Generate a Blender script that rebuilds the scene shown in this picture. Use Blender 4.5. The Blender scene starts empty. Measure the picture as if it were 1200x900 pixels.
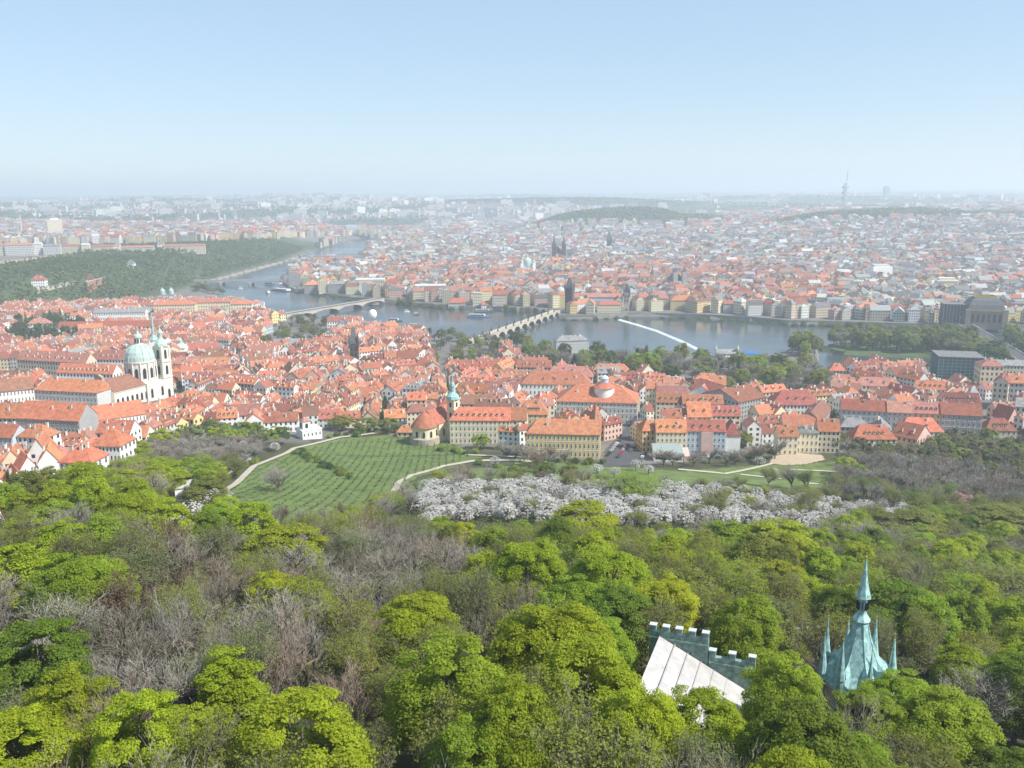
import bpy, random
import numpy as np
from math import *
from mathutils import Matrix, Vector
random.seed(11)
SC = bpy.context.scene
COL = SC.collection

# ------------------------------------------------------------------ camera
FPX, PIT, ROLL, CZ = 1050.0, radians(12.1), radians(-0.4), 185.0
cd = bpy.data.cameras.new('camera'); cam = bpy.data.objects.new('camera', cd); COL.objects.link(cam)
cd.sensor_width = 36; cd.lens = 36*FPX/1200; cd.clip_start = 1; cd.clip_end = 60000
cam.matrix_world = Matrix.Translation((0, 0, CZ)) @ Matrix.Rotation(pi/2-PIT, 4, 'X') @ Matrix.Rotation(ROLL, 4, 'Z')
SC.camera = cam
# ------------------------------------------------------------------ sky, sun, exposure
SUN_EL, SUN_AZ = radians(47), radians(113)      # azimuth clockwise from the view direction
W = bpy.data.worlds.new('World'); SC.world = W; W.use_nodes = True
wn = W.node_tree; wn.nodes.clear()
sky = wn.nodes.new('ShaderNodeTexSky'); sky.sky_type = 'NISHITA'; sky.sun_disc = False
sky.sun_elevation = SUN_EL; sky.sun_rotation = SUN_AZ
sky.air_density = 1.0; sky.dust_density = .3; sky.ozone_density = 1.8; sky.altitude = 300
bg = wn.nodes.new('ShaderNodeBackground'); bg.inputs[1].default_value = 0.115
wo = wn.nodes.new('ShaderNodeOutputWorld')
veil = wn.nodes.new('ShaderNodeMix'); veil.data_type = 'RGBA'; veil.inputs[0].default_value = .68; veil.inputs[7].default_value = (1.98, 2.72, 3.5, 1)   # thin high haze
wn.links.new(sky.outputs[0], veil.inputs[6]); wn.links.new(veil.outputs[2], bg.inputs[0]); wn.links.new(bg.outputs[0], wo.inputs[0])
sd = bpy.data.lights.new('sun', 'SUN'); sd.energy = 4.0; sd.angle = radians(0.5); sd.color = (1, .955, .88)
so = bpy.data.objects.new('sun', sd); COL.objects.link(so)
sv = Vector((sin(SUN_AZ)*cos(SUN_EL), cos(SUN_AZ)*cos(SUN_EL), sin(SUN_EL)))
so.rotation_euler = sv.to_track_quat('Z', 'Y').to_euler()
SC.view_settings.view_transform = 'Standard'; SC.view_settings.look = 'None'
SC.view_settings.exposure = 0.92; SC.view_settings.gamma = 1; SC.view_settings.use_curve_mapping = False
HAZE_DENSITY = 1.7e-4
cy = SC.cycles
cy.max_bounces = 8; cy.diffuse_bounces = 4; cy.glossy_bounces = 2; cy.transmission_bounces = 4; cy.volume_bounces = 1
cy.use_denoising = True
cy.caustics_reflective = False; cy.caustics_refractive = False

# ------------------------------------------------------------------ photo pixel (1200x900) <-> place
_f = (0, cos(PIT), -sin(PIT)); _u = (0, sin(PIT), cos(PIT))
_R = tuple((1, 0, 0)[i]*cos(ROLL)+_u[i]*sin(ROLL) for i in range(3))
_U = tuple(-(1, 0, 0)[i]*sin(ROLL)+_u[i]*cos(ROLL) for i in range(3))
def ray(px, py):
    a, b = (px-600)/FPX, (450-py)/FPX
    return tuple(_f[i]+a*_R[i]+b*_U[i] for i in range(3))
def atz(px, py, z):
    d = ray(px, py); t = (z-CZ)/d[2]
    return d[0]*t, d[1]*t
def pix(x, y, z):
    v = (x, y, z-CZ); d = sum(v[i]*_f[i] for i in range(3))
    if d < 1: return -9999, 9999
    return 600+FPX*sum(v[i]*_R[i] for i in range(3))/d, 450-FPX*sum(v[i]*_U[i] for i in range(3))/d
def polyz(pts, z): return [atz(x, y, z) for x, y in pts]
def inpoly(x, y, P):
    c = False; j = len(P)-1
    for i in range(len(P)):
        xi, yi = P[i]; xj, yj = P[j]
        if (yi > y) != (yj > y) and x < (xj-xi)*(y-yi)/(yj-yi)+xi: c = not c
        j = i
    return c
def inpoly_np(X, Y, P):
    c = np.zeros(X.shape, bool); j = len(P)-1
    for i in range(len(P)):
        xi, yi = P[i]; xj, yj = P[j]
        with np.errstate(divide='ignore', invalid='ignore'):
            k = ((yi > Y) != (yj > Y)) & (X < (xj-xi)*(Y-yi)/(yj-yi)+xi)
        c ^= k; j = i
    return c
# the Vltava's banks, at water level
FAR_BANK = [(1290,391),(1200,387),(1100,385),(1000,382),(920,380),(880,376),(820,373),(760,371),(735,371),(700,374),(655,374),(648,367),
            (600,364),(560,361),(530,361),(500,359.5),(480,357.5),(450,354),(410,351),(370,345),(345,341),(327,330),(336,319),(346,310),
            (356,304),(380,303),(421,302),(423,296),(437,290),(440,283),(428,279)]
NEAR_BANK = [(408,280),(392,287),(375,292),(352,302),(330,308.7),(300,317),(270,325),(232,334),(224,339),(250,346),(275,351),(290,352),(298,366),
             (320,369),(335,371),(380,378),(440,385),(470,390),(500,397),(530,402),(556,401),(600,406),(640,420),(680,423),(760,421),(815,422),
             (850,424),(880,424),(915,418),(930,412),(958,413),(962,418),(950,428),(945,438),(985,445),(1060,441),(1113,446),(1150,462),(1290,485)]
WATER = polyz(FAR_BANK+NEAR_BANK, 0.0)
ISLAND = polyz([(955,409),(985,402),(1050,402),(1110,400),(1185,402),(1240,410),(1260,436),(1200,440),(1150,430),(1100,421),(1040,418),(985,415)], 0.0)
def inwater(x, y): return inpoly(x, y, WATER) and not inpoly(x, y, ISLAND)

# ------------------------------------------------------------------ terrain height
_RC = [0,40,80,120,200,300,380,430,500,560,650,800,1000,1150,1500,2500]
_ZC = [130,128,121,112,92,66,49,40,27,18.5,14,10.5,7,5,5.5,6]
_ZL = [130,129,125,120,108,88,68,56,46,38,28,19,15,8,6,6]
_ZR = [130,128,120,110,86,60,42,34,23,17,13.5,10,6.5,5,5.5,6]
_FA = [-40,-20,-8,0,8,20,40]
_FR = [2300,3500,4500,6000,8000,12000,25000]
_FZ = np.array([[20,20,70,115,130,145,160],[8,9,60,118,132,140,160],[6,8,36,90,118,125,150],[6,8,15,70,105,125,150],
                [6,18,30,52,90,115,150],[8,46,80,86,98,120,150],[10,58,86,90,100,125,150]], float)
LETNA = polyz([(-260,385),(-60,368),(60,362),(150,352),(200,343),(228,333),(262,323),(300,313),(335,304),(365,292),(395,280),(405,270),
               (340,262),(150,262),(-260,270)], 8)
def seg_dist(X, Y, P, closed=True):
    D = np.full(np.shape(X), 1e9)
    n = len(P)
    for i in range(n if closed else n-1):
        ax, ay = P[i]; bx, by = P[(i+1) % n]
        dx, dy = bx-ax, by-ay
        t = np.clip(((X-ax)*dx+(Y-ay)*dy)/(dx*dx+dy*dy+1e-9), 0, 1)
        D = np.minimum(D, np.hypot(X-ax-t*dx, Y-ay-t*dy))
    return D
def _sm(t): t = np.clip(t, 0, 1); return t*t*(3-2*t)
def Hn(X, Y):
    """terrain height, numpy arrays"""
    X = np.asarray(X, float); Y = np.asarray(Y, float)
    r = np.hypot(X, Y); a = np.degrees(np.arctan2(X, Y))
    zc = np.interp(r, _RC, _ZC); zl = np.interp(r, _RC, _ZL); zr = np.interp(r, _RC, _ZR)
    wl = _sm((-a-6)/22); wr = _sm((a-8)/18)
    z = zc*(1-wl)*(1-wr)+zl*wl+zr*wr
    # far relief
    ac = np.clip(a, _FA[0], _FA[-1]); zz = np.zeros(np.shape(r)); ws = np.zeros(np.shape(r))
    for i, ak in enumerate(_FA):
        lo = _FA[i-1] if i else ak-1; hi = _FA[i+1] if i+1 < len(_FA) else ak+1
        w = np.clip(np.where(ac < ak, (ac-lo)/(ak-lo), (hi-ac)/(hi-ak)), 0, 1)
        zz = zz+w*np.interp(r, _FR, _FZ[i]); ws = ws+w
    far = zz/np.maximum(ws, 1e-6)
    k = _sm((r-2000)/500)
    z = z*(1-k)+far*k
    und = 9*np.sin(X/730+1.3)*np.cos(Y/910)+6*np.sin(X/310+Y/420)
    z = z+und*_sm((r-4200)/2000)*2.6
    # Letna plateau
    ins = inpoly_np(X, Y, LETNA); d = seg_dist(X, Y, LETNA[1:12], False)
    z = np.where(ins & (r < 4200), np.maximum(z, z+(48-z)*_sm(d/190)), z)
    # Vitkov and the hill beyond
    for (cx, cyy, rx, ry, h, rot) in ((330, 3900, 230, 200, 82, .2), (540, 3990, 260, 230, 104, .0), (800, 4020, 210, 190, 70, .1), (420, 6300, 900, 420, 132, 0), (1260, 3480, 230, 170, 84, -.1), (1530, 3520, 300, 200, 100, -.1), (1900, 3560, 260, 180, 84, 0)):
        c, s = cos(rot), sin(rot); u = ((X-cx)*c+(Y-cyy)*s)/rx; v = (-(X-cx)*s+(Y-cyy)*c)/ry
        g = np.exp(-(u*u)**1.3-v*v); z = np.where(h > z, z+(h-z)*g, z)
    m = inpoly_np(X, Y, WATER) & ~inpoly_np(X, Y, ISLAND)
    isl = inpoly_np(X, Y, ISLAND)
    z = np.where(isl, 2.6, z)
    return np.where(m, -5.0, z)
_gx, _gy = np.arange(-2800, 3400, 10.), np.arange(-100, 4900, 10.)
_G = Hn(*np.meshgrid(_gx, _gy)); _GS = np.arange(0)
def H(x, y):
    i, j = (x+2800)/10, (y+100)/10
    if not (0 <= i < len(_gx)-1 and 0 <= j < len(_gy)-1): return float(Hn(x, y))
    a, b = int(i), int(j); u, v = i-a, j-b; q = _G[b:b+2, a:a+2]
    if q.min() < -4 and q.max() > -4: return float(Hn(x, y))
    return float(q[0,0]*(1-u)*(1-v)+q[0,1]*u*(1-v)+q[1,0]*(1-u)*v+q[1,1]*u*v)
def ground(px, py, h=0.0):
    """the point whose height above the terrain is h, on the ray through a photo pixel"""
    d = ray(px, py)
    T = np.concatenate([np.arange(20, 1600, 4.0), np.geomspace(1600, 30000, 500)])
    z = CZ+T*d[2]-np.maximum(Hn(T*d[0], T*d[1]), 0)-h
    i = int(np.argmax(z <= 0)) if (z <= 0).any() else len(T)-1
    t = T[i] if i == 0 else T[i-1]+(T[i]-T[i-1])*z[i-1]/(z[i-1]-z[i]+1e-9)
    return d[0]*t, d[1]*t

# ------------------------------------------------------------------ materials
def mat(name, col, rough=.8, vary=0., noise=0., nscale=.4, attr=None, metal=0., spec=.3, transl=0., hue=0.):
    m = bpy.data.materials.new(name); m.use_nodes = True
    nt = m.node_tree; b = nt.nodes['Principled BSDF']; L = nt.links
    b.inputs['Roughness'].default_value = rough; b.inputs['Metallic'].default_value = metal
    b.inputs['Specular IOR Level'].default_value = spec
    rgb = nt.nodes.new('ShaderNodeRGB'); rgb.outputs[0].default_value = (*col, 1); out = rgb.outputs[0]
    if attr:
        at = nt.nodes.new('ShaderNodeAttribute'); at.attribute_name = attr; out = at.outputs['Color']
    if noise:
        tc = nt.nodes.new('ShaderNodeTexCoord'); nz = nt.nodes.new('ShaderNodeTexNoise')
        nz.inputs['Scale'].default_value = nscale; nz.inputs['Detail'].default_value = 4; nz.inputs['Roughness'].default_value = .65
        L.new(tc.outputs['Object'], nz.inputs['Vector'])
        mr = nt.nodes.new('ShaderNodeMapRange'); mr.inputs[1].default_value = .3; mr.inputs[2].default_value = .7
        mr.inputs[3].default_value = 1-noise; mr.inputs[4].default_value = 1+noise
        L.new(nz.outputs[0], mr.inputs[0])
        hv = nt.nodes.new('ShaderNodeHueSaturation'); L.new(mr.outputs[0], hv.inputs['Value']); L.new(out, hv.inputs['Color']); out = hv.outputs[0]
    if vary or hue:
        oi = nt.nodes.new('ShaderNodeObjectInfo'); hv = nt.nodes.new('ShaderNodeHueSaturation')
        mr = nt.nodes.new('ShaderNodeMapRange'); mr.inputs[3].default_value = 1-vary; mr.inputs[4].default_value = 1+vary
        L.new(oi.outputs['Random'], mr.inputs[0]); L.new(mr.outputs[0], hv.inputs['Value'])
        if hue:
            mu = nt.nodes.new('ShaderNodeMath'); mu.operation = 'MULTIPLY'; mu.inputs[1].default_value = 7.31
            fr = nt.nodes.new('ShaderNodeMath'); fr.operation = 'FRACT'
            L.new(oi.outputs['Random'], mu.inputs[0]); L.new(mu.outputs[0], fr.inputs[0])
            m2 = nt.nodes.new('ShaderNodeMapRange'); m2.inputs[3].default_value = .5-hue; m2.inputs[4].default_value = .5+hue
            L.new(fr.outputs[0], m2.inputs[0]); L.new(m2.outputs[0], hv.inputs['Hue'])
        L.new(out, hv.inputs['Color']); out = hv.outputs[0]
    L.new(out, b.inputs['Base Color'])
    if transl:
        t = nt.nodes.new('ShaderNodeBsdfTranslucent'); L.new(out, t.inputs[0])
        mx = nt.nodes.new('ShaderNodeMixShader'); mx.inputs[0].default_value = transl
        L.new(b.outputs[0], mx.inputs[1]); L.new(t.outputs[0], mx.inputs[2])
        L.new(mx.outputs[0], nt.nodes['Material Output'].inputs[0])
    return m
def wallmat(name, col, attr=None, wx=(.3,.7), wy=(.25,.75), glass=(.035,.04,.045), vary=.05):
    """plaster with a grid of window openings; the UV counts bays along and storeys up"""
    m = mat(name, col, .85, vary=vary, noise=.09, nscale=.25, attr=attr)
    nt = m.node_tree; L = nt.links; b = nt.nodes['Principled BSDF']; src = b.inputs['Base Color'].links[0].from_socket
    uv = nt.nodes.new('ShaderNodeUVMap'); uv.uv_map = 'UVMap'; sx = nt.nodes.new('ShaderNodeSeparateXYZ'); L.new(uv.outputs[0], sx.inputs[0])
    def M(op, a, c):
        n = nt.nodes.new('ShaderNodeMath'); n.operation = op
        for i, v in enumerate((a, c)):
            if isinstance(v, (int, float)): n.inputs[i].default_value = v
            else: L.new(v, n.inputs[i])
        return n.outputs[0]
    def band(s, lo, hi):
        f = M('FRACT', s, 0); return M('MULTIPLY', M('GREATER_THAN', f, lo), M('LESS_THAN', f, hi))
    pane = M('MULTIPLY', band(sx.outputs[0], *wx), band(sx.outputs[1], *wy))
    mx = nt.nodes.new('ShaderNodeMix'); mx.data_type = 'RGBA'
    L.new(pane, mx.inputs[0]); L.new(src, mx.inputs[6]); mx.inputs[7].default_value = (*glass, 1)
    L.new(mx.outputs[2], b.inputs['Base Color'])
    r = nt.nodes.new('ShaderNodeMapRange'); r.inputs[3].default_value = .85; r.inputs[4].default_value = .25
    L.new(pane, r.inputs[0]); L.new(r.outputs[0], b.inputs['Roughness'])
    return m

ROOFC = {'bright orange': (.41,.15,.078), 'orange': (.345,.128,.074), 'red': (.275,.098,.066), 'pinkish red': (.31,.14,.105), 'dark red': (.22,.075,.052),
         'brown': (.21,.10,.065), 'grey': (.20,.20,.20), 'pale grey': (.42,.43,.42), 'slate': (.09,.095,.10), 'copper green': (.30,.45,.40)}
WALLC = {'white': (.78,.77,.73), 'cream': (.70,.62,.44), 'yellow': (.66,.52,.25), 'beige': (.56,.49,.38), 'pale grey': (.50,.50,.48),
         'grey': (.32,.32,.31), 'pink': (.62,.42,.36), 'pale blue': (.44,.52,.58), 'ochre': (.52,.37,.18), 'pale green': (.50,.56,.44)}
M_ROOF = {k: mat('roof '+k, c, .85, vary=.27, hue=.012, noise=.34, nscale=.45) for k, c in ROOFC.items()}
M_WALL = {k: wallmat('facade '+k, c) for k, c in WALLC.items()}
M_PLAIN = {k: mat('plaster '+k, c, .85, noise=.09, nscale=.25) for k, c in WALLC.items()}
M_STUFFW = wallmat('facade far', (1,1,1), attr='Col', vary=0)
M_STUFFR = mat('roof far', (1,1,1), .8, noise=.12, nscale=.3, attr='Col')
M_GLASS = mat('window glass', (.03,.035,.04), .15, spec=.5)
M_FRAME = mat('window frame', (.72,.70,.64), .7)
M_CHIM = mat('chimney plaster', (.66,.60,.52), .85, vary=.25)
M_STONE = mat('sandstone', (.36,.31,.24), .9, noise=.25, nscale=.3)
M_DARKSTONE = mat('blackened stone', (.075,.07,.065), .9, noise=.3, nscale=.4)
M_QUAY = mat('quay stone', (.22,.215,.20), .9, noise=.2, nscale=.15)
M_COPPER = mat('green copper', (.38,.49,.44), .65, noise=.16, nscale=.7)
M_TEAL = mat('weathered copper sheet', (.27,.44,.43), .55, noise=.5, nscale=1.3, spec=.4)
M_GOLD = mat('gilding', (.85,.60,.16), .3, metal=1.)
M_WHITE = mat('white paint', (.80,.80,.78), .6, noise=.04)
M_DARK = mat('dark opening', (.02,.02,.022), .7)
M_ASPH = mat('asphalt', (.075,.075,.078), .9, noise=.15, nscale=.2)
M_PATH = mat('gravel path', (.42,.38,.30), .95, noise=.12, nscale=.5)
M_SAND = mat('sandy ground', (.40,.315,.225), .95, noise=.15, nscale=.3)
M_GRASS = mat('mown grass', (.105,.145,.036), .95, noise=.34, nscale=.11)
M_BARK = mat('bark', (.10,.082,.062), .95, vary=.3, noise=.2, nscale=1.)
M_STEEL = mat('steel', (.5,.52,.53), .4, metal=.6)

# ------------------------------------------------------------------ mesh helper
class MB:
    def __init__(s): s.v = []; s.f = []; s.m = []; s.uv = []; s.c = []; s.hasuv = False; s.hascol = False
    def face(s, pts, m=0, uv=None, col=None):
        i = len(s.v); s.v += [tuple(p) for p in pts]; s.f.append(tuple(range(i, i+len(pts)))); s.m.append(m)
        s.uv.append(uv); s.c.append(col); s.hasuv |= uv is not None; s.hascol |= col is not None
    def mesh(s, vs, fs, m=0):
        i = len(s.v); s.v += [tuple(p) for p in vs]
        for f in fs: s.f.append(tuple(i+k for k in f)); s.m.append(m); s.uv.append(None); s.c.append(None)
    def box(s, x0, x1, y0, y1, z0, z1, m=0):
        s.mesh([(x0,y0,z0),(x1,y0,z0),(x1,y1,z0),(x0,y1,z0),(x0,y0,z1),(x1,y0,z1),(x1,y1,z1),(x0,y1,z1)],
               [(0,3,2,1),(4,5,6,7),(0,1,5,4),(1,2,6,5),(2,3,7,6),(3,0,4,7)], m)
    def prism(s, P, z0, z1, m=0):
        n = len(P)
        if sum(P[i][0]*P[(i+1)%n][1]-P[(i+1)%n][0]*P[i][1] for i in range(n)) < 0: P = P[::-1]
        s.mesh([(x,y,z0) for x,y in P]+[(x,y,z1) for x,y in P],
               [tuple(range(n-1,-1,-1)), tuple(range(n,2*n))]+[(i,(i+1)%n,n+(i+1)%n,n+i) for i in range(n)], m)
    def lathe(s, prof, n=12, cx=0, cy=0, m=0, a0=0., sy=1.):
        k = len(prof); vs = []; fs = []
        for r, z in prof:
            for j in range(n):
                a = a0+2*pi*j/n; vs.append((cx+r*cos(a), cy+r*sin(a)*sy, z))
        for i in range(k-1):
            for j in range(n): fs.append((i*n+j, i*n+(j+1)%n, (i+1)*n+(j+1)%n, (i+1)*n+j))
        fs.append(tuple(range(n-1,-1,-1))); fs.append(tuple((k-1)*n+j for j in range(n)))
        s.mesh(vs, fs, m)
    def tube(s, pts, rad, n=6, m=0):
        vs = []; fs = []
        for i, p in enumerate(pts):
            p = Vector(p); d = Vector(pts[min(i+1, len(pts)-1)])-Vector(pts[max(i-1, 0)])
            d = d.normalized() if d.length > 1e-6 else Vector((0,0,1))
            a = d.cross(Vector((0,0,1)) if abs(d.z) < .9 else Vector((1,0,0))).normalized(); b = d.cross(a)
            for j in range(n):
                t = 2*pi*j/n; q = p+(a*cos(t)+b*sin(t))*rad[i]; vs.append(tuple(q))
        for i in range(len(pts)-1):
            for j in range(n): fs.append((i*n+j, (i+1)*n+j, (i+1)*n+(j+1)%n, i*n+(j+1)%n))
        k = (len(pts)-1)*n
        fs.append(tuple(range(n))); fs.append(tuple(k+j for j in range(n-1,-1,-1)))
        s.mesh(vs, fs, m)
    def data(s, name, mats):
        me = bpy.data.meshes.new(name); me.from_pydata(s.v, [], s.f)
        for m in mats: me.materials.append(m)
        me.polygons.foreach_set('material_index', s.m)
        if s.hasuv:
            l = me.uv_layers.new(name='UVMap'); buf = []
            for f, u in zip(s.f, s.uv):
                for k in range(len(f)): buf += (u[k] if u else (0., 0.))
            l.data.foreach_set('uv', buf)
        if s.hascol:
            at = me.attributes.new('Col', 'FLOAT_COLOR', 'FACE'); buf = []
            for c in s.c: buf += (*(c or (.5,.5,.5)), 1.)
            at.data.foreach_set('color', buf)
        me.update(); return me
    def build(s, name, mats, parent=None, loc=None, rot=0.):
        o = bpy.data.objects.new(name, s.data(name, mats if isinstance(mats, (list, tuple)) else [mats]))
        COL.objects.link(o)
        if parent: o.parent = parent
        if loc is not None: o.location = loc
        if rot: o.rotation_euler = (0, 0, rot)
        return o
def put(data, name, parent=None, loc=(0,0,0), rot=0., scale=(1,1,1)):
    o = bpy.data.objects.new(name, data); COL.objects.link(o)
    if parent: o.parent = parent
    o.location = loc; o.rotation_euler = (0,0,rot); o.scale = scale
    return o
def tag(o, label, cat, group=None, kind=None):
    if label: o['label'] = label
    if cat: o['category'] = cat
    if group: o['group'] = group
    if kind: o['kind'] = kind
    return o
def empty(name, x, y, z, rot=0., label=None, cat=None, group=None):
    o = bpy.data.objects.new(name, None); COL.objects.link(o); o.location = (x, y, z); o.rotation_euler = (0,0,rot)
    o.empty_display_size = 2
    return tag(o, label, cat, group)
AUTO = []                                       # things whose label is finished at the end from what stands near them
def auto(o, desc, cat, group, z=6., area=None):
    x, y = o.location.x, o.location.y; o['category'] = cat; o['group'] = group
    AUTO.append((o, desc, *pix(x, y, o.location.z+z), area))
    return o
FOOT = []                                       # footprints already taken: (x, y, half length, half depth, cos, sin)
def foot(x, y, hw, hd, rot, pad=2.): FOOT.append((x, y, hw+pad, hd+pad, cos(rot), sin(rot), hypot(hw+pad, hd+pad)))
VIEWS = [([(962,705),(1000,650),(1045,715),(1048,806),(1005,815),(962,790)],116), ([(760,742),(835,742),(880,775),(872,806),(840,800),(775,770)],112), ([(1150,812),(1230,790),(1230,846),(1150,846)],140),
         ([(470,575),(520,560),(650,556),(960,562),(1095,575),(1100,600),(960,612),(480,604)],345), ([(198,565),(236,565),(236,600),(198,600)],405), ([(1108,572),(1158,572),(1158,602),(1108,602)],340),
         ([(262,560),(330,520),(470,508),(560,528),(475,560),(400,588),(300,594)],420), ([(700,540),(1000,536),(1000,562),(700,566)],480)]
def blocks_view(x, y, h, w):
    r = hypot(x, y); z = H(x, y)
    for poly, d in VIEWS:
        if r < d:
            for k, ww in ((1.02,0),(.8,.4),(.8,-.4),(.5,0)):
                p = pix(x+w*ww, y, z+h*k)
                if inpoly(*p, poly): return True
    return False
def taken(x, y, pad=0.):
    for fx, fy, hw, hd, c, s, rr in FOOT:
        dx, dy = x-fx, y-fy
        if abs(dx) > rr+pad or abs(dy) > rr+pad: continue
        if abs(dx*c+dy*s) < hw+pad and abs(-dx*s+dy*c) < hd+pad: return True
    return False
# ------------------------------------------------------------------ the ground: one sheet out to the horizon
def build_ground():
    az = list(np.arange(-39, 39.01, .4)); az = [-180, -150, -120, -95, -75, -58, -47]+az+[47, 58, 75, 95, 120, 150]
    rr = [12]
    while rr[-1] < 26000:
        r = rr[-1]; rr.append(r*(1.022 if r < 850 else 1.008 if r < 2300 else 1.02))
    A, Rr = np.meshgrid(np.radians(az), np.array(rr)); X = Rr*np.sin(A); Y = Rr*np.cos(A); Z = Hn(X, Y)
    n = len(az); verts = np.stack([X, Y, Z], -1).reshape(-1, 3)
    K = len(rr); idx = np.arange(K*n).reshape(K, n); nx = np.roll(idx, -1, axis=1)
    F = np.stack([idx[:-1], idx[1:], nx[1:], nx[:-1]], -1).reshape(-1, 4)
    faces = F[:, ::-1].tolist(); faces.append(list(range(n)))
    me = bpy.data.meshes.new('ground'); me.from_pydata(verts.tolist(), [], faces)
    # what covers the ground: forest soil on the hill, paving in town, woods and fields far off
    x, y, z = verts[:,0], verts[:,1], verts[:,2]; r = np.hypot(x, y); a = np.degrees(np.arctan2(x, y))
    col = np.tile(np.array([.15,.14,.125]), (len(x), 1))
    d = seg_dist(x, y, LETNA[1:12], False)
    hill = r < 640
    px = np.empty(len(x)); py = np.empty(len(x))
    v = np.stack([x, y, z-CZ], -1); dd = np.maximum(v@np.array(_f), 1)
    px = 600+FPX*(v@np.array(_R))/dd; py = 450-FPX*(v@np.array(_U))/dd
    ty = np.interp(px, [0,60,135,205,300,345,440,490,615,705,760,870,990,1110,1200], [598,590,545,505,512,520,505,520,532,540,545,530,530,520,520])
    col[(py > ty) & hill] = (.060,.062,.024)
    col[(r < 300)] = (.055,.052,.024)
    letna = inpoly_np(x, y, LETNA) & (d > 6) & (r < 3000)
    col[letna & (d < 420)] = (.06,.085,.032)
    n1 = np.sin(x/420+1.1)*np.cos(y/610+.4)+.6*np.sin(x/170-y/230)+.4*np.cos(x/900+y/1500)
    far = r > 3000
    col[far & (n1 > -.1)] = (.050,.075,.032)
    col[far & (r > 6000) & (n1 <= -.1)] = (.15,.16,.10)
    for (cx, cyy, rx, ry) in ((440, 3950, 420, 260), (420, 6300, 950, 500), (1480, 3500, 500, 200), (1150, 2980, 520, 45)):
        col[((x-cx)/rx)**2+((y-cyy)/ry)**2 < 1] = (.045,.07,.03)
    col[inpoly_np(x, y, ISLAND)] = (.07,.11,.035)
    at = me.attributes.new('Col', 'FLOAT_COLOR', 'POINT')
    at.data.foreach_set('color', np.concatenate([col, np.ones((len(x), 1))], 1).ravel())
    me.materials.append(mat('ground cover', (1,1,1), .95, noise=.22, nscale=.05, attr='Col')); me.update()
    o = bpy.data.objects.new('ground', me); COL.objects.link(o)
    tag(o, 'hillside and valley floor running out to the horizon', None, None, 'structure')
build_ground()
def water():
    m = mat('river water', (.035,.05,.052), .12, spec=.5); nt = m.node_tree; b = nt.nodes['Principled BSDF']
    tc = nt.nodes.new('ShaderNodeTexCoord'); mp = nt.nodes.new('ShaderNodeMapping'); mp.inputs['Scale'].default_value = (1, .4, 1)
    nz = nt.nodes.new('ShaderNodeTexNoise'); nz.inputs['Scale'].default_value = .22; nz.inputs['Detail'].default_value = 5
    bp = nt.nodes.new('ShaderNodeBump'); bp.inputs['Strength'].default_value = .22; bp.inputs['Distance'].default_value = .6
    nt.links.new(tc.outputs['Object'], mp.inputs[0]); nt.links.new(mp.outputs[0], nz.inputs['Vector']); nt.links.new(nz.outputs[0], bp.inputs['Height'])
    nt.links.new(bp.outputs[0], b.inputs['Normal'])
    n2 = nt.nodes.new('ShaderNodeTexNoise'); n2.inputs['Scale'].default_value = .006; n2.inputs['Detail'].default_value = 3
    nt.links.new(tc.outputs['Object'], n2.inputs['Vector'])
    mr = nt.nodes.new('ShaderNodeMapRange'); mr.inputs[1].default_value = .35; mr.inputs[2].default_value = .65; mr.inputs[3].default_value = .12; mr.inputs[4].default_value = .3
    nt.links.new(n2.outputs[0], mr.inputs[0]); nt.links.new(mr.outputs[0], b.inputs['Roughness'])
    w = MB(); w.face([(-1500,700,0),(2200,700,0),(2200,3700,0),(-1500,3700,0)])
    tag(w.build('river', m), 'grey-blue river winding between the two halves of the city', None, None, 'structure')
water()
def ribbon(name, pts, w0, m, z=.25, label=None, kind='structure', step=6., closed=False):
    """a path: a draped strip of the given width along world points"""
    P = []
    for i in range(len(pts)-1):
        (ax, ay), (bx, by) = pts[i], pts[i+1]; k = max(1, int(hypot(bx-ax, by-ay)/step))
        P += [(ax+(bx-ax)*t/k, ay+(by-ay)*t/k) for t in range(k)]
    P.append(pts[-1]); b = MB(); prev = None; vs = []
    for i, (x, y) in enumerate(P):
        x0, y0 = P[max(i-1,0)]; x1, y1 = P[min(i+1,len(P)-1)]; L = hypot(x1-x0, y1-y0) or 1
        nx, ny = -(y1-y0)/L*w0/2, (x1-x0)/L*w0/2
        zc = max(H(x+nx,y+ny), H(x-nx,y-ny), H(x,y))+z
        vs += [(x+nx, y+ny, zc), (x-nx, y-ny, zc)]
    b.mesh(vs, [(2*i+1, 2*i+3, 2*i+2, 2*i) for i in range(len(P)-1)])
    o = b.build(name, m)
    return tag(o, label, None, None, kind)
def gpts(L, h=0): return [ground(x, y, h) for x, y in L]
def patch(name, pxpoly, m, label, z=.2, step=7., kind='structure'):
    """a lawn or yard: a draped sheet inside an outline"""
    P = gpts(pxpoly); xs = [p[0] for p in P]; ys = [p[1] for p in P]
    nx = int((max(xs)-min(xs))/step)+2; ny = int((max(ys)-min(ys))/step)+2
    X, Y = np.meshgrid(min(xs)+np.arange(nx)*step, min(ys)+np.arange(ny)*step); Z = Hn(X, Y)+z; I = inpoly_np(X, Y, P)
    b = MB(); ids = {}
    for j in range(ny-1):
        for i in range(nx-1):
            if I[j,i] and I[j,i+1] and I[j+1,i] and I[j+1,i+1]:
                q = []
                for (jj, ii) in ((j,i),(j,i+1),(j+1,i+1),(j+1,i)):
                    if (jj,ii) not in ids: ids[(jj,ii)] = len(b.v); b.v.append((X[jj,ii], Y[jj,ii], Z[jj,ii]))
                    q.append(ids[(jj,ii)])
                b.f.append(tuple(q)); b.m.append(0); b.uv.append(None); b.c.append(None)
    return tag(b.build(name, m), label, None, None, kind)
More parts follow.
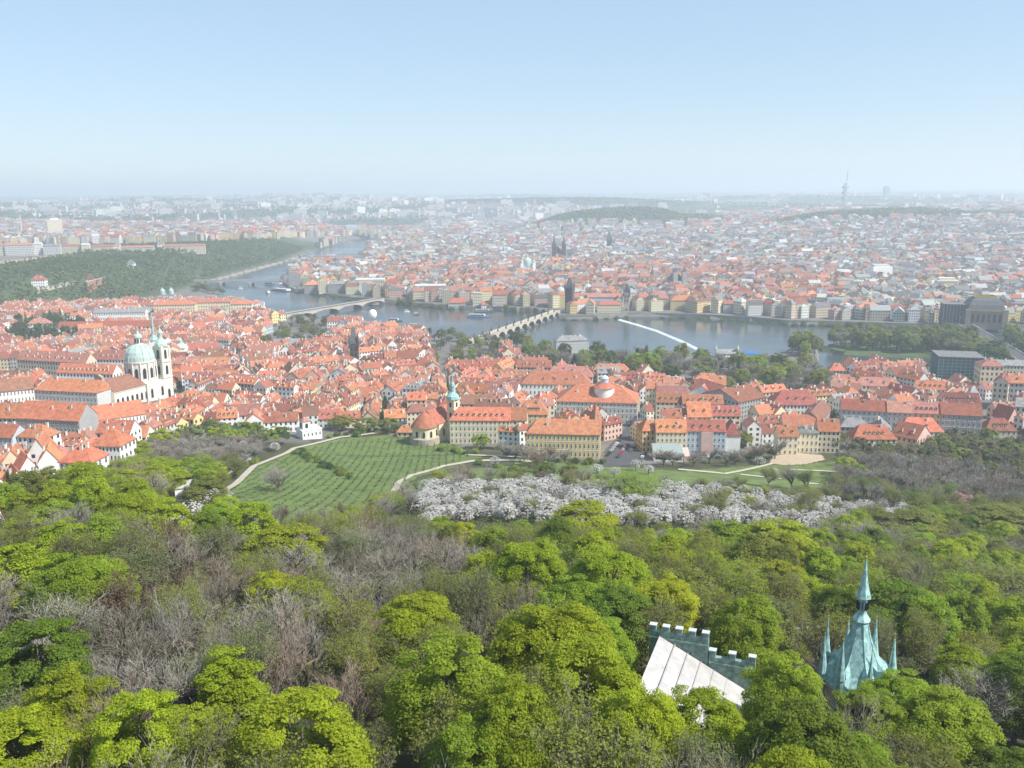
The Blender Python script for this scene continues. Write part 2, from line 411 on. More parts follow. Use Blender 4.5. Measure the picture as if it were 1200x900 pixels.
# quays
def quay(pts, ztop, name, label, width=9., m=M_QUAY):
    b = MB(); P = [atz(x, y, 0) for x, y in pts]; n = len(P); L = []; vs = []
    for i, (x, y) in enumerate(P):
        x0, y0 = P[max(i-1,0)]; x1, y1 = P[min(i+1,n-1)]; d = hypot(x1-x0, y1-y0)
        nx, ny = (y1-y0)/d, -(x1-x0)/d
        if inwater(x+nx*12, y+ny*12) and not inwater(x-nx*12, y-ny*12): nx, ny = -nx, -ny
        vs += [(x,y,-3),(x,y,ztop),(x+nx*.8,y+ny*.8,ztop),(x+nx*.8,y+ny*.8,ztop-1),(x+nx*width,y+ny*width,ztop-1.02),(x+nx*width,y+ny*width,-3)]
    fs = []
    for i in range(n-1):
        for k in range(5): fs.append((6*i+k, 6*i+k+1, 6*i+6+k+1, 6*i+6+k))
    b.mesh(vs, fs); o = b.build(name, m); return tag(o, label, None, None, 'structure')
quay(FAR_BANK[:12], 6.2, 'embankment', 'tall dark stone quay wall under the old town waterfront')
quay(FAR_BANK[12:22], 4.6, 'embankment', 'stone quay wall curving from the old bridge to the distant one')
quay(NEAR_BANK[3:8], 4.8, 'embankment', 'pale quay wall along the foot of the green plateau', 14, M_STONE)
quay(NEAR_BANK[14:27], 2.6, 'embankment', 'low near bank wall along the island park')
quay(NEAR_BANK[34:], 4.0, 'embankment', 'low near bank wall beside the narrow river arm')
# ------------------------------------------------------------------ trees
LEAFC = {'lime': (.37,.45,.026), 'yellow-green': (.38,.42,.026), 'mid-green': (.19,.27,.03), 'olive': (.265,.29,.058), 'dark green': (.12,.17,.05),
         'fresh green': (.31,.41,.036), 'white-blossomed': (.55,.535,.505), 'pink-blossomed': (.52,.24,.31), 'russet': (.22,.15,.085), 'grey': (.19,.165,.135), 'pale green': (.23,.26,.10)}
M_LEAF = {k: mat('leaves '+k, c, .6, vary=.16, hue=.008, noise=.24, nscale=.4, transl=.6 if 'bloss' not in k else .2, spec=.25) for k, c in LEAFC.items()}
M_TWIGS = {'grey': mat('twigs grey', (.255,.235,.20), .95, vary=.2), 'russet': mat('twigs russet', (.27,.205,.155), .95, vary=.15), 'brown': mat('twigs brown', (.23,.205,.16), .95, vary=.2)}
def leaves_np(rng, C, RC, per, ls, up=.4, outw=.8, cen=(0,0,8)):
    n = len(C); C = np.repeat(C, per, 0); RC = np.repeat(RC, per)
    O = C-np.array(cen); O /= np.linalg.norm(O, axis=1)[:,None]+1e-6
    D = rng.normal(size=C.shape); D /= np.linalg.norm(D, axis=1)[:,None]
    D = D+outw*O+np.array([0,0,up]); D /= np.linalg.norm(D, axis=1)[:,None]
    P = C+D*(RC*rng.uniform(.55,1.08,len(C)))[:,None]
    N = D+np.array([0,0,.3])+.55*rng.normal(size=C.shape); N /= np.linalg.norm(N, axis=1)[:,None]
    T = np.cross(N, rng.normal(size=C.shape)); T /= np.linalg.norm(T, axis=1)[:,None]; B = np.cross(N, T)
    s = (ls*rng.uniform(.6,1.35,len(C)))[:,None]
    V = np.stack([P-T*s*.5, P-B*s*.36-N*s*.12, P+T*s*.55, P+B*s*.36-N*s*.12], 1).reshape(-1, 3)
    return V
def quads_mesh(name, V, m):
    me = bpy.data.meshes.new(name); n = len(V)//4
    me.vertices.add(len(V)); me.vertices.foreach_set('co', np.asarray(V, np.float32).ravel())
    me.loops.add(len(V)); me.loops.foreach_set('vertex_index', np.arange(len(V), dtype=np.int32))
    me.polygons.add(n); me.polygons.foreach_set('loop_start', np.arange(0, len(V), 4, dtype=np.int32))
    me.materials.append(m); me.update(); me.validate(); return me
def crown_clumps(rng, n, R, z0, z1, low=.25):
    zc = z0+(z1-z0)*.48; hz = (z1-z0)/2
    C = []
    lob = rng.normal(size=(7,3)); lob /= np.linalg.norm(lob, axis=1)[:,None]
    while len(C) < n:
        d = rng.normal(size=3); d /= np.linalg.norm(d)
        if d[2] < -.75: continue
        k = .72+.28*max(0, float((lob@d).max()))**2
        q = k*(rng.uniform(.35,1.)**.45)
        C.append((d[0]*R*q, d[1]*R*q, zc+d[2]*hz*q))
    return np.array(C), zc
def trunk_mesh(rng, h, C, nl=7, r=.32):
    b = MB(); top = h*.45
    b.tube([(0,0,-.6),(.05,0,top*.5),(.1,.05,top),(.1,.1,h*.8)], [r*1.25,r,r*.8,r*.2], 7)
    idx = rng.choice(len(C), nl, replace=False)
    for i in idx:
        e = Vector(C[i]); s = Vector((.05,.02,top*rng.uniform(.55,1.1))); mid = s.lerp(e, .5)+Vector((0,0,.5))
        b.tube([s, mid, e], [r*.45,r*.28,r*.08], 5)
    return b.data('trunk', [M_BARK])
PROTO = {}
def leafy_proto(key, seed, R, z0, z1, ncl, per, ls, rc=(1.1,1.9), up=.45, colr='lime', nl=7):
    rng = np.random.default_rng(seed); C, zc = crown_clumps(rng, ncl, R, z0, z1)
    V = leaves_np(rng, C, rng.uniform(*rc, len(C)), per, ls, up=up, cen=(0,0,zc-1))
    PROTO.setdefault(key, []).append((trunk_mesh(rng, z1, C, nl), quads_mesh('crown', V, M_LEAF[colr]), float(np.percentile(V[:,2], 99.5)), 2*float(np.percentile(np.hypot(V[:,0], V[:,1]), 97))))
for i in range(4): leafy_proto('near', 20+i, 4.4+.3*(i%2), 3.0, 13.6, 150, 300, .215, (.9,1.55), up=.6)
for i in range(4): leafy_proto('mid', 40+i, 4.5, 2.8, 13.2, 100, 140, .34, (1.0,1.7), up=.6)
for i in range(3): leafy_proto('far', 60+i, 4.6, 2.2, 13.0, 60, 44, .72, (1.2,2.), up=.6, nl=4)
for i in range(2): leafy_proto('tall', 70+i, 2.8, 2.2, 15.0, 120, 280, .215, (.85,1.4), up=.6)
for i in range(3): leafy_proto('blossom', 80+i, 2.9, 1.0, 6.2, 120, 34, .20, (.25,.55), up=.6, colr='white-blossomed', nl=10)
for i in range(2): leafy_proto('bush', 90+i, 1.7, .2, 2.6, 34, 90, .26, (.5,.9), colr='olive', nl=4)
for i in range(2): leafy_proto('thin', 95+i, 4.1, 2.6, 13.6, 190, 60, .24, (.6,1.1), up=.4, colr='olive', nl=16)
def conifer(seed):
    rng = np.random.default_rng(seed); Vs = []
    C = []
    for k in range(26):
        z = 2+k*.5; R = 3.2*(1-k/27)
        for j in range(int(5+R*4)):
            a = rng.uniform(0, 2*pi); C.append((R*cos(a)*rng.uniform(.5,1), R*sin(a)*rng.uniform(.5,1), z+rng.uniform(-.3,.3)))
    V = leaves_np(rng, np.array(C), np.full(len(C), .55), 14, .5, up=-.1, cen=(0,0,6))
    b = MB(); b.tube([(0,0,-.5),(0,0,14)], [.3,.05], 7)
    PROTO.setdefault('conifer', []).append((b.data('trunk', [M_BARK]), quads_mesh('crown', V, M_LEAF['dark green']), 15.5, 6.6))
conifer(5); conifer(6)
def bare_proto(key, seed, nums, leaves=0, ls=.2, Ht=13.5, spread=1., wid=1., leafc='olive'):
    rnd = random.Random(seed); rng = np.random.default_rng(seed); tb = MB(); Q = []; tips = []
    L0 = (3.6, 4.6, 2.9, 1.75, 1.05); R0 = (.34, .19, .095, .04, .02)
    def grow(p, d, lev):
        L = L0[lev]*rnd.uniform(.75,1.25); n = 3; pts = [p]; dd = d
        for i in range(n):
            dd = (dd+Vector((rnd.gauss(0,.13), rnd.gauss(0,.13), rnd.gauss(.07,.08)))).normalized(); pts.append(pts[-1]+dd*L/n)
        if lev <= 1: tb.tube(pts, [R0[lev]*(1-.45*i/n)*(1.25 if lev == 0 and i == 0 else 1) for i in range(n+1)], 6 if lev == 0 else 5)
        elif lev == 2: tb.tube(pts, [R0[2]*(1-.5*i/n) for i in range(n+1)], 4)
        else:
            w = R0[lev]*wid
            for i in range(n):
                a, c = pts[i], pts[i+1]; s = (c-a).cross(Vector((rnd.gauss(0,1), rnd.gauss(0,1), rnd.gauss(0,1))))
                if s.length < 1e-5: continue
                s = s.normalized()*w*(1-.25*i); Q.extend([tuple(a-s), tuple(a+s), tuple(c+s*.7), tuple(c-s*.7)])
        if lev == 4: tips.append(tuple(pts[-1])); return
        for j in range(nums[lev]):
            t = rnd.uniform(.35,1.) if lev else rnd.uniform(.55,1.)
            k = min(int(t*n), n-1); q = pts[k].lerp(pts[k+1], t*n-k)
            ang = rnd.uniform(.35,.85)*spread if lev else rnd.uniform(.3,.9)*spread
            ax = dd.cross(Vector((rnd.gauss(0,1), rnd.gauss(0,1), rnd.gauss(0,1))))
            if ax.length < 1e-4: continue
            nd = (Matrix.Rotation(ang, 3, ax.normalized()) @ dd); nd = (nd+Vector((0,0,.12))).normalized(); grow(q, nd, lev+1)
    grow(Vector((0,0,-.4)), Vector((0,0,1)), 0)
    V = np.array(Q); zt = V[:,2].max(); w = np.percentile(np.abs(V[:,:2]), 97)*2
    mats = [M_TWIGS['grey']]; me = quads_mesh('crown', V, M_TWIGS['grey'])
    if leaves:
        tp = np.array(tips); C = tp[rng.integers(0, len(tp), leaves)]
        LV = leaves_np(rng, C, np.full(leaves, .45), 1, ls, cen=(0,0,6)); VV = np.concatenate([V, LV]); me = quads_mesh('crown', VV, M_TWIGS['brown'])
        me.materials.append(M_LEAF[leafc]); mi = np.zeros(len(VV)//4, np.int32); mi[len(V)//4:] = 1; me.polygons.foreach_set('material_index', mi); me.update()
    PROTO.setdefault(key, []).append((tb.data('trunk', [M_BARK]), me, zt, w))
for i in range(4): bare_proto('bare', 100+i, (7,6,6,7), wid=.85)
for i in range(4): bare_proto('bud', 120+i, (7,6,7,6), leaves=6500, ls=.22, wid=.9)
for i in range(2): bare_proto('barefar', 140+i, (6,6,6,4), wid=2.2)
KIND = {'leafy': ('leafy_tree', 'tree'), 'bare': ('bare_tree', 'tree'), 'bud': ('budding_tree', 'tree'), 'blossom': ('blossom_tree', 'tree'), 'conifer': ('conifer_tree', 'tree'), 'bush': ('shrub', 'shrub')}
TREES = []; TCOUNT = {}
def tree(kind, x, y, h, w, colr, desc=None, group=None, label=None, proto=None, z=None, name=None, area=None):
    r = hypot(x, y)
    if proto is None: proto = {'leafy': 'near' if r < 165 else 'mid' if r < 520 else 'far', 'bare': 'bare' if r < 500 else 'barefar', 'bud': 'bud' if r < 520 else 'far'}.get(kind, kind)
    tm, cm, ph, pw = random.choice(PROTO[proto])
    nm, cat = KIND[kind]; nm = name or nm; z = H(x, y) if z is None else z
    e = empty(nm, x, y, z, random.uniform(0, 2*pi))
    s = (w/pw, w/pw*random.uniform(.92,1.08), h/ph)
    put(tm, 'trunk', e, scale=s); c = put(cm, 'crown', e, scale=s)
    if kind == 'bare':
        if colr != 'grey': c.material_slots[0].link = 'OBJECT'; c.material_slots[0].material = M_TWIGS[colr]
    elif kind == 'bud' and proto == 'bud':
        c.material_slots[1].link = 'OBJECT'; c.material_slots[1].material = M_LEAF[colr]
    else:
        c.material_slots[0].link = 'OBJECT'; c.material_slots[0].material = M_LEAF[colr]
    TCOUNT[nm] = TCOUNT.get(nm, 0)+1
    if label: tag(e, label, cat, group)
    else: auto(e, desc, cat, group or 'trees', h*.8, area)
    TREES.append((x, y, w/2))
    return e
def near_tree(x, y, d):
    for tx, ty, tr in TREES:
        if abs(tx-x) < d+tr*.5 and abs(ty-y) < d+tr*.5 and hypot(tx-x, ty-y) < d+tr*.45: return True
    return False
def T(px, ytop, wpx, kind, colr, h, label, proto=None, group='trees on the near hillside'):
    """a tree whose top stands at a photo pixel and whose crown is wpx wide"""
    for _ in range(2):
        x, y = ground(px, ytop, h); dist = sqrt(x*x+y*y+(CZ-H(x,y)-h)**2)
        if _ == 0:      # from above, a wide crown's far edge shows higher than its apex
            sd_ = (CZ-H(x,y)-h)/dist; cd_ = sqrt(1-sd_*sd_); R = wpx/FPX*dist/2*.9; hz = h*.34
            ytop += (sqrt((R*sd_)**2+(hz*cd_)**2)-hz*cd_)/dist*FPX
    return tree(kind, x, y, h, .92*wpx/FPX*dist, colr, label=label, group=group, proto=proto)
def wood_fill():
    T(712,640,112,'leafy','lime',18,'dense lime-green tree directly behind the biggest lime crown',)
    T(616,632,100,'leafy','lime',18,'open-crowned lime-green tree with visible dark limbs beside the dense lime one')
    T(648,705,150,'leafy','lime',18,'broad lime-green tree filling the middle of the near slope')
    T(690,748,160,'leafy','lime',17,'biggest lime-green crown, at the bottom edge of the hill')
    T(520,745,140,'leafy','fresh green',18,'green tree below the yellow-topped tree, its crown running down to the bottom edge')
    T(487,702,112,'leafy','yellow-green',14,'yellow-topped tree standing above the green tree near the bottom edge')
    T(600,800,130,'leafy','lime',16,'lime tree at the bottom edge in front of the broad mid-slope one')
    T(752,806,110,'leafy','lime',15,'lime tree at the bottom edge just before the white metal roof')
    T(555,838,120,'leafy','fresh green',13,'pale lime tree at the bottom edge below the green tree')
    T(832,812,112,'leafy','lime',14,'lime tree in front of the white metal roof')
    T(918,766,92,'leafy','fresh green',15,'lime tree between the white metal roof and the spired copper roof')
    T(905,700,60,'leafy','pale green',13,'small pale green tree poking up behind the crenellated wall')
    T(985,858,130,'leafy','fresh green',12,'lime tree at the bottom edge in front of the spired copper roof')
    T(1108,812,125,'leafy','fresh green',13,'green tree in front of the spired copper roof towards the gravel drive')
    T(1062,680,92,'leafy','mid-green',17,'mid-green tree right behind the spired copper roof')
    T(1100,700,78,'leafy','mid-green',13,'smaller mid-green tree beside the one behind the copper spires')
    T(1018,812,84,'leafy','fresh green',12,'small lime tree close in front of the copper roof corner')
    T(1178,874,90,'leafy','mid-green',10,'green tree at the bottom edge beside the gravel drive')
    T(267,765,84,'leafy','lime',14,'solitary bright lime tree among grey bare trees', 'tall')
    T(215,822,72,'leafy','lime',12,'slim lime tree just below the solitary bright lime tree', 'tall')
    T(80,782,92,'leafy','lime',14,'lime tree with a ragged top near the lower corner of the wood')
    T(22,828,110,'leafy','lime',12,'low lime tree cut by the frame in the lower corner', 'near')
    T(332,612,105,'leafy','yellow-green',14,'round yellow-green tree standing out below the vineyard')
    T(320,668,72,'leafy','yellow-green',13,'thin yellow-green tree below the round yellow-green one', 'thin')
    T(688,587,95,'leafy','yellow-green',14,'yellow-green domed tree below the white orchard')
    T(730,552,85,'bud','fresh green',13,'half-leafed tree with a dark fork in front of the white orchard')
    T(908,606,100,'leafy','lime',18,'tall lime tree behind the crenellated wall with dark limbs showing')
    T(855,612,84,'leafy','fresh green',14,'fresh green tree beside the tall lime tree behind the crenellated wall')
    T(795,663,105,'leafy','olive',14,'olive drooping tree behind the white metal roof', 'thin')
    T(850,705,80,'leafy','olive',11,'lower olive tree just above the crenellated wall', 'thin')
    T(830,592,100,'bare','brown',15,'spreading bare tree with a dark fork among the lime trees')
    T(985,598,120,'bare','grey',15,'wide bare tree directly above the tip of the copper spire')
    T(1062,592,92,'leafy','olive',14,'olive-yellow tree between the bare tree and the dark copse')
    T(1182,592,96,'leafy','olive',15,'large olive-green tree beside the pink blossom')
    T(1185,660,110,'bud','olive',15,'dusky olive tree at the frame edge above the gravel drive')
    T(415,648,110,'bare','grey',14,'broad grey bare tree below the grassy slope')
    T(545,628,90,'bare','grey',14,'grey bare tree just below the white orchard')
    T(325,545,62,'bare','grey',12,'lone grey bare tree standing out against the vineyard')
    T(350,705,115,'bare','grey',16,'tall silvery bare tree with a pale trunk')
    T(200,730,120,'bare','grey',15,'silvery bare tree with bright twigs in the lower wood')
    T(395,850,120,'bare','russet',11,'russet-brown bush-like tree at the bottom edge')
    T(420,760,110,'bare','russet',14,'russet bare tree beside the yellow-topped tree')
    T(600,700,85,'bare','russet',12,'reddish-brown bare tree tucked beside the broad lime crown')
    T(1130,578,50,'blossom','pink-blossomed',8,'small tree in pink blossom at the edge of the dark copse')
    for px, yt, w, c, h, lab in ((132,548,62,'lime',12,'lime tree directly under the white domed-chimney palace'),(182,540,80,'lime',13,'wide lime tree beside the flat-roofed hut'),(165,572,70,'fresh green',12,'fresh green tree below the wide lime tree by the hut'),
        (100,572,66,'lime',12,'lime tree below the first orange roofs at the upper edge of the wood'),(58,588,62,'fresh green',12,'round green tree under the small white houses'),(25,604,66,'lime',12,'lime tree at the frame edge just below the town'),(70,612,70,'lime',12,'lime tree in the middle of the upper lime thicket'),
        (120,604,60,'fresh green',12,'green tree at the inner side of the upper lime thicket'),(20,640,80,'lime',13,'big lime crown at the frame edge in the upper lime thicket'),(240,560,52,'olive',11,'olive tree beside the flat-roofed hut'),
        (228,528,54,'bare brown',12,'brown bare tree beneath the town roofs beside the vineyard path'),(205,548,40,'olive',10,'small olive tree right behind the flat-roofed hut')):
        T(px, yt, w, 'bare' if 'bare' in c else 'leafy', c.replace('bare ',''), h, lab)
    e = T(345,800,80,'bare','brown',13,'bare tree whose trunk is wrapped in dark ivy')
    rng = np.random.default_rng(3); C = np.array([(.5*cos(a*2.4), .5*sin(a*2.4), .5+a*.16) for a in range(48)])
    q = put(quads_mesh('ivy', leaves_np(rng, C, np.full(48, .95), 60, .3, cen=(0,0,4)), M_LEAF['dark green']), 'ivy', e)
    # white orchard band and the slope's other blossom trees
    n = 0
    BL = [(478,592),(500,572),(560,566),(645,570),(745,574),(860,570),(960,588),(1075,592),(1075,612),(985,628),(900,624),(760,622),(640,618),(560,612),(500,626)]
    GP = gpts(BL); xs = [p[0] for p in GP]; ys = [p[1] for p in GP]
    y = min(ys)
    while y < max(ys):
        x = min(xs)
        while x < max(xs):
            jx, jy = x+random.uniform(-2,2), y+random.uniform(-2,2)
            if inpoly(jx, jy, GP) and random.random() < .15 and not near_tree(jx, jy, 3.5): tree(*((q := random.choice([('bare','grey'),('bud','olive'),('bud','pale green')]))[:1]), jx, jy, random.uniform(6,9), random.uniform(7,9), q[1], 'small tree among the blossom', 'trees scattered through the orchard', name='orchard_tree', area='in the white orchard')
            elif inpoly(jx, jy, GP) and not near_tree(jx, jy, 2.4) and n < 272 and random.random() < .9:
                w = random.uniform(6.8,9.5); tree('blossom', jx, jy, random.uniform(5.5,8), w, 'white-blossomed', group='cherry trees of the white orchard', label='white cherry tree in blossom merging with its neighbours in the long white orchard band'); n += 1
            x += 7.5
        y += 7.2
    for px, py in ((225,612),(238,598),(250,590),(213,625),(262,592),(298,520),(308,512),(285,528),(322,530),(240,520),(1150,590),(1165,577),(1090,585),(1120,570),(60,592),(18,600),(580,548),(745,552),(760,556),(870,520),(880,515),(905,560),(890,545),(1068,575),(700,555),(720,560),(560,505),(505,600)):
        x, y = ground(px, py); tree('blossom', x, y, random.uniform(5,7), random.uniform(5.5,8), 'white-blossomed', 'stray white blossom tree', 'scattered white blossom trees')
CLEAR = [[(240,605),(262,575),(300,540),(345,520),(400,509),(470,505),(530,515),(560,528),(620,545),(640,558),(600,566),(540,566),(490,572),(470,590),(420,604),(350,612),(290,620)],
         [(700,545),(760,548),(850,548),(985,530),(1000,545),(985,575),(880,568),(760,566),(640,562),(640,545)]]
ROADP = [(1146,850),(1168,826),(1215,806),(1215,838),(1180,846),(1160,858)]
TREELINE = ([-80,0,40,100,135,205,250,300,345,440,490,615,705,760,870,990,1110,1280], [612,610,600,575,550,520,508,512,520,512,520,536,545,548,540,522,516,512])
def forest():
    lim = {'leafy': 265, 'bare': 292, 'bud': 295}
    cnt = {k: TCOUNT.get(KIND[k][0], 0) for k in lim}
    pts = []; y = 40.
    while y < 620:
        st = 9. if y < 190 else 10.2; half = y*.68+30; x = -half
        while x < half: pts.append((x+random.uniform(-.34,.34)*st, y+random.uniform(-.34,.34)*st)); x += st
        y += st
    pts.sort(key=lambda p: hypot(*p)); spare = []
    for x, y in pts:
        r = hypot(x, y)
        if r < 50: continue
        z = H(x, y); px, py = pix(x, y, z); tx, ty = pix(x, y, z+13)
        if not -150 < px < 1350 or py < np.interp(px, *TREELINE): continue
        if any(inpoly(px, py, c) for c in CLEAR) or inpoly(px, py, ROADP): continue
        if taken(x, y, 1.5) or near_tree(x, y, 3.4 if r > 150 else 2.3): continue
        n1 = sin(x*.045+y*.02+1)+sin(y*.05-x*.03)+random.gauss(0,.55); u = random.random()
        copse = px > 905 and py < 612
        if copse: pr = (.2,.42,.38)      # dusky copse: leafy, budding, bare
        elif px < 300 and py < 665: pr = (.70,.2,.10)
        elif px < 600: pr = (.06,.54,.40)
        elif py < 640: pr = (.26,.48,.26)
        else: pr = (.5,.38,.12)
        if n1 > 1.1: pr = (pr[0]+.2, pr[1], max(0, pr[2]-.2))
        kind = 'leafy' if u < pr[0] else 'bud' if u < pr[0]+pr[1] else 'bare'
        if not -15 < px < 1215: spare.append((x, y, z, copse)); continue
        if cnt[kind] >= lim[kind]:
            o2 = [k for k in ('bud','bare','leafy') if cnt[k] < lim[k]]
            if not o2: spare.append((x, y, z, copse)); continue
            kind = o2[0]
        cnt[kind] += 1
        h = random.uniform(11,17) if r < 330 else random.uniform(9.5,13.5); w = random.uniform(9,12.5)
        if copse: h += 2
        if ty > 925: cnt[kind] -= 1; continue
        if blocks_view(x, y, h, w):
            h, w = h*.5, w*.6
            if blocks_view(x, y, h, w): cnt[kind] -= 1; continue
        if px < 330 and py < 560: h *= .75
        if kind == 'bare' and r > 70: w *= 1.25
        sz = 'tall' if h > 13.5 else 'low' if h < 11 else 'mid-height'
        if kind == 'leafy':
            c = random.choices(['lime','fresh green','yellow-green','mid-green','olive'], (1,1.2,.8,2,5) if copse else (5,3,1.2,1.6,1.6) if px < 300 or py > 600 else (1,1.5,1,2,4))[0]
            pro = 'thin' if c == 'olive' and random.random() < .6 and r < 300 else None
            tree('leafy', x, y, h, w, c, f'{sz} {c} leafy tree', 'leafy trees on the hillside', proto=pro)
        elif kind == 'bud':
            c = random.choices(['olive','fresh green','yellow-green','pale green','russet'], (6,2,1.5,1,.7))[0]
            if copse: c = random.choice(['olive','olive','mid-green'])
            elif px < 560 and py > 650: c = random.choices(['olive','russet','pale green'], (7,.7,2))[0]
            tree('bud', x, y, h, w, c, f'{sz} {c} budding tree', 'budding trees on the hillside')
        else:
            c = random.choices(['grey','brown','russet'], (5,2.5,1.2))[0]
            tree('bare', x, y, h, w, c, f'{sz} {c} bare tree', 'bare trees on the hillside')
    print('TREES', TCOUNT, 'spare', len(spare))
    if spare:
        rng = np.random.default_rng(17); V = []
        srcs = []
        for tm, cm, ph, pw in PROTO['far']:
            a = np.empty(len(cm.vertices)*3, np.float32); cm.vertices.foreach_get('co', a); srcs.append((a.reshape(-1,3), ph, pw))
        for x, y, z, cp in spare[:620]:
            a, ph, pw = srcs[rng.integers(len(srcs))]; th = rng.uniform(0, 2*pi); s = rng.uniform(9,13)/pw; h = rng.uniform(9,13)/ph
            if blocks_view(x, y, 11, 10): continue
            V.append(np.stack([(a[:,0]*cos(th)-a[:,1]*sin(th))*s+x, (a[:,0]*sin(th)+a[:,1]*cos(th))*s+y, a[:,2]*h+z], 1))
        me = quads_mesh('hillside_wood', np.concatenate(V), mat('wood leaves olive', (1,1,1), .7, transl=.4, attr='Col'))
        pal = [LEAFC[k] for k in ('olive','olive','fresh green','mid-green','dark green','pale green','russet','olive')]; cc = []
        pal2 = [(.18,.19,.05),(.22,.195,.11),(.22,.25,.06),(.16,.14,.085),(.27,.29,.06),(.14,.165,.055)]
        for v in V: c = np.array((pal2 if v[0,0] > 60 else pal)[rng.integers(6)])*rng.uniform(.75,1.15); cc.append(np.tile(np.append(c, 1.), (len(v)//4, 1)))
        me.attributes.new('Col', 'FLOAT_COLOR', 'FACE').data.foreach_set('color', np.concatenate(cc).astype(np.float32).ravel())
        o = bpy.data.objects.new('hillside_wood', me); COL.objects.link(o)
        tag(o, 'the rest of the olive-green wood closing the gaps at the foot of the hill', None, None, 'stuff')
    # undergrowth
    rng = np.random.default_rng(8); n = 15000
    rr = np.sqrt(rng.uniform(40**2, 430**2, n)); aa = rng.uniform(-.6,.6,n); X = rr*np.sin(aa); Y = rr*np.cos(aa); Z = Hn(X, Y)
    C = np.stack([X, Y, Z+.5], 1); ok = np.ones(n, bool)
    for i in range(n):
        p = pix(*C[i])
        if any(inpoly(*p, c) for c in CLEAR) or inpoly(*p, ROADP) or taken(X[i], Y[i]) or p[1] < np.interp(p[0], *TREELINE): ok[i] = False
    C = C[ok]; V = leaves_np(rng, C, rng.uniform(.6,1.7,len(C)), 15, .5, up=.5, cen=(0,0,-400))
    o = bpy.data.objects.new('undergrowth', quads_mesh('undergrowth', V, mat('undergrowth leaves', (.11,.135,.04), .8, transl=.25))); COL.objects.link(o)
    tag(o, 'low green and brown scrub covering the soil between the trees', None, None, 'stuff')
# ------------------------------------------------------------------ houses
def roof_mb(w, d, h, rise, typ='gable', ov=.5, hipl=None, hipr=None):
    b = MB(); W2, D2 = w/2+ov, d/2+ov; dz = ov*rise/(d/2)*.8; z0 = h-dz; t = .35
    if typ == 'gable':
        W2 = w/2+.25
        pr = [(-D2,z0),(0,h+rise),(D2,z0),(D2,z0-t),(0,h+rise-t*1.3),(-D2,z0-t)]
        vs = [(-W2,y,z) for y, z in pr]+[(W2,y,z) for y, z in pr]
        b.mesh(vs, [(0,1,7,6),(1,2,8,7),(2,3,9,8),(3,4,10,9),(4,5,11,10),(5,0,6,11),(0,5,4,1),(1,4,3,2),(6,7,10,11),(7,8,9,10)])
    elif typ in ('hip', 'hipl', 'hipr'):
        k = min(d/2*.85, w*.42); kl = k if typ != 'hipr' else -.0; kr = k if typ != 'hipl' else -.0
        vs = [(-W2,-D2,z0),(W2,-D2,z0),(W2,D2,z0),(-W2,D2,z0),(-w/2+kl,0,h+rise),(w/2-kr,0,h+rise),
              (-W2,-D2,z0-.3),(W2,-D2,z0-.3),(W2,D2,z0-.3),(-W2,D2,z0-.3)]
        b.mesh(vs, [(0,1,5,4),(1,2,5),(2,3,4,5),(3,0,4),(9,8,7,6),(6,7,1,0),(7,8,2,1),(8,9,3,2),(9,6,0,3)])
    elif typ == 'mansard':
        i = min(2.2, d*.2); zm = h+rise*.7
        vs = [(-W2,-D2,z0),(W2,-D2,z0),(W2,D2,z0),(-W2,D2,z0)]+[(-W2+i,-D2+i,zm),(W2-i,-D2+i,zm),(W2-i,D2-i,zm),(-W2+i,D2-i,zm)]+[(-w/2+d*.35,0,h+rise),(w/2-d*.35,0,h+rise)]
        b.mesh(vs, [(0,1,5,4),(1,2,6,5),(2,3,7,6),(3,0,4,7),(4,5,9,8),(5,6,9),(6,7,8,9),(7,4,8),(3,2,1,0)])
    elif typ == 'flat':
        b.box(-w/2-.3, w/2+.3, -d/2-.3, d/2+.3, h, h+.5)
    return b
def wall_mb(w, d, h, rise, typ, rows, cols, sc=None):
    """four walls (and gables) with window-bay UVs"""
    b = MB(); sc = sc if sc is not None else max(2, int(d/3.6))
    x, y = w/2, d/2
    F = [(-x,-y),(x,-y),(x,y),(-x,y)]
    for i in range(4):
        p, q = F[i], F[(i+1)%4]; n = cols if i % 2 == 0 else sc
        b.face([(*p,-3),(*q,-3),(*q,0),(*p,0)], 0)
        b.face([(*p,0),(*q,0),(*q,h),(*p,h)], 0, [(0,0),(n,0),(n,rows),(0,rows)])
    if typ == 'gable':
        for s in (-1,1): b.face([(s*x,-y,h),(s*x,y,h),(s*x,0,h+rise-.3)], 0)
    b.face([(-x,-y,h-.05),(x,-y,h-.05),(x,y,h-.05),(-x,y,h-.05)], 0)
    return b
def _window():
    b = MB(); b.box(-.5,.5,-.05,.06,0,1,1); b.box(-.36,.36,-.09,.0,.06,.92,0); b.box(-.02,.02,-.12,.0,.06,.92,1); b.box(-.36,.36,-.12,.0,.6,.64,1); b.box(-.56,.56,-.16,.06,-.05,0,1)
    return b.data('window', [M_GLASS, M_FRAME])
WINDOW = _window()
def _chimney():
    b = MB(); b.box(-.5,.5,-.5,.5,-1,1,0); b.box(-.6,.6,-.6,.6,.92,1.08,0); b.box(-.3,.3,-.3,.3,1.08,1.2,1)
    return b.data('chimney', [M_CHIM, M_DARK])
CHIMNEY = _chimney()
DORMER = {}
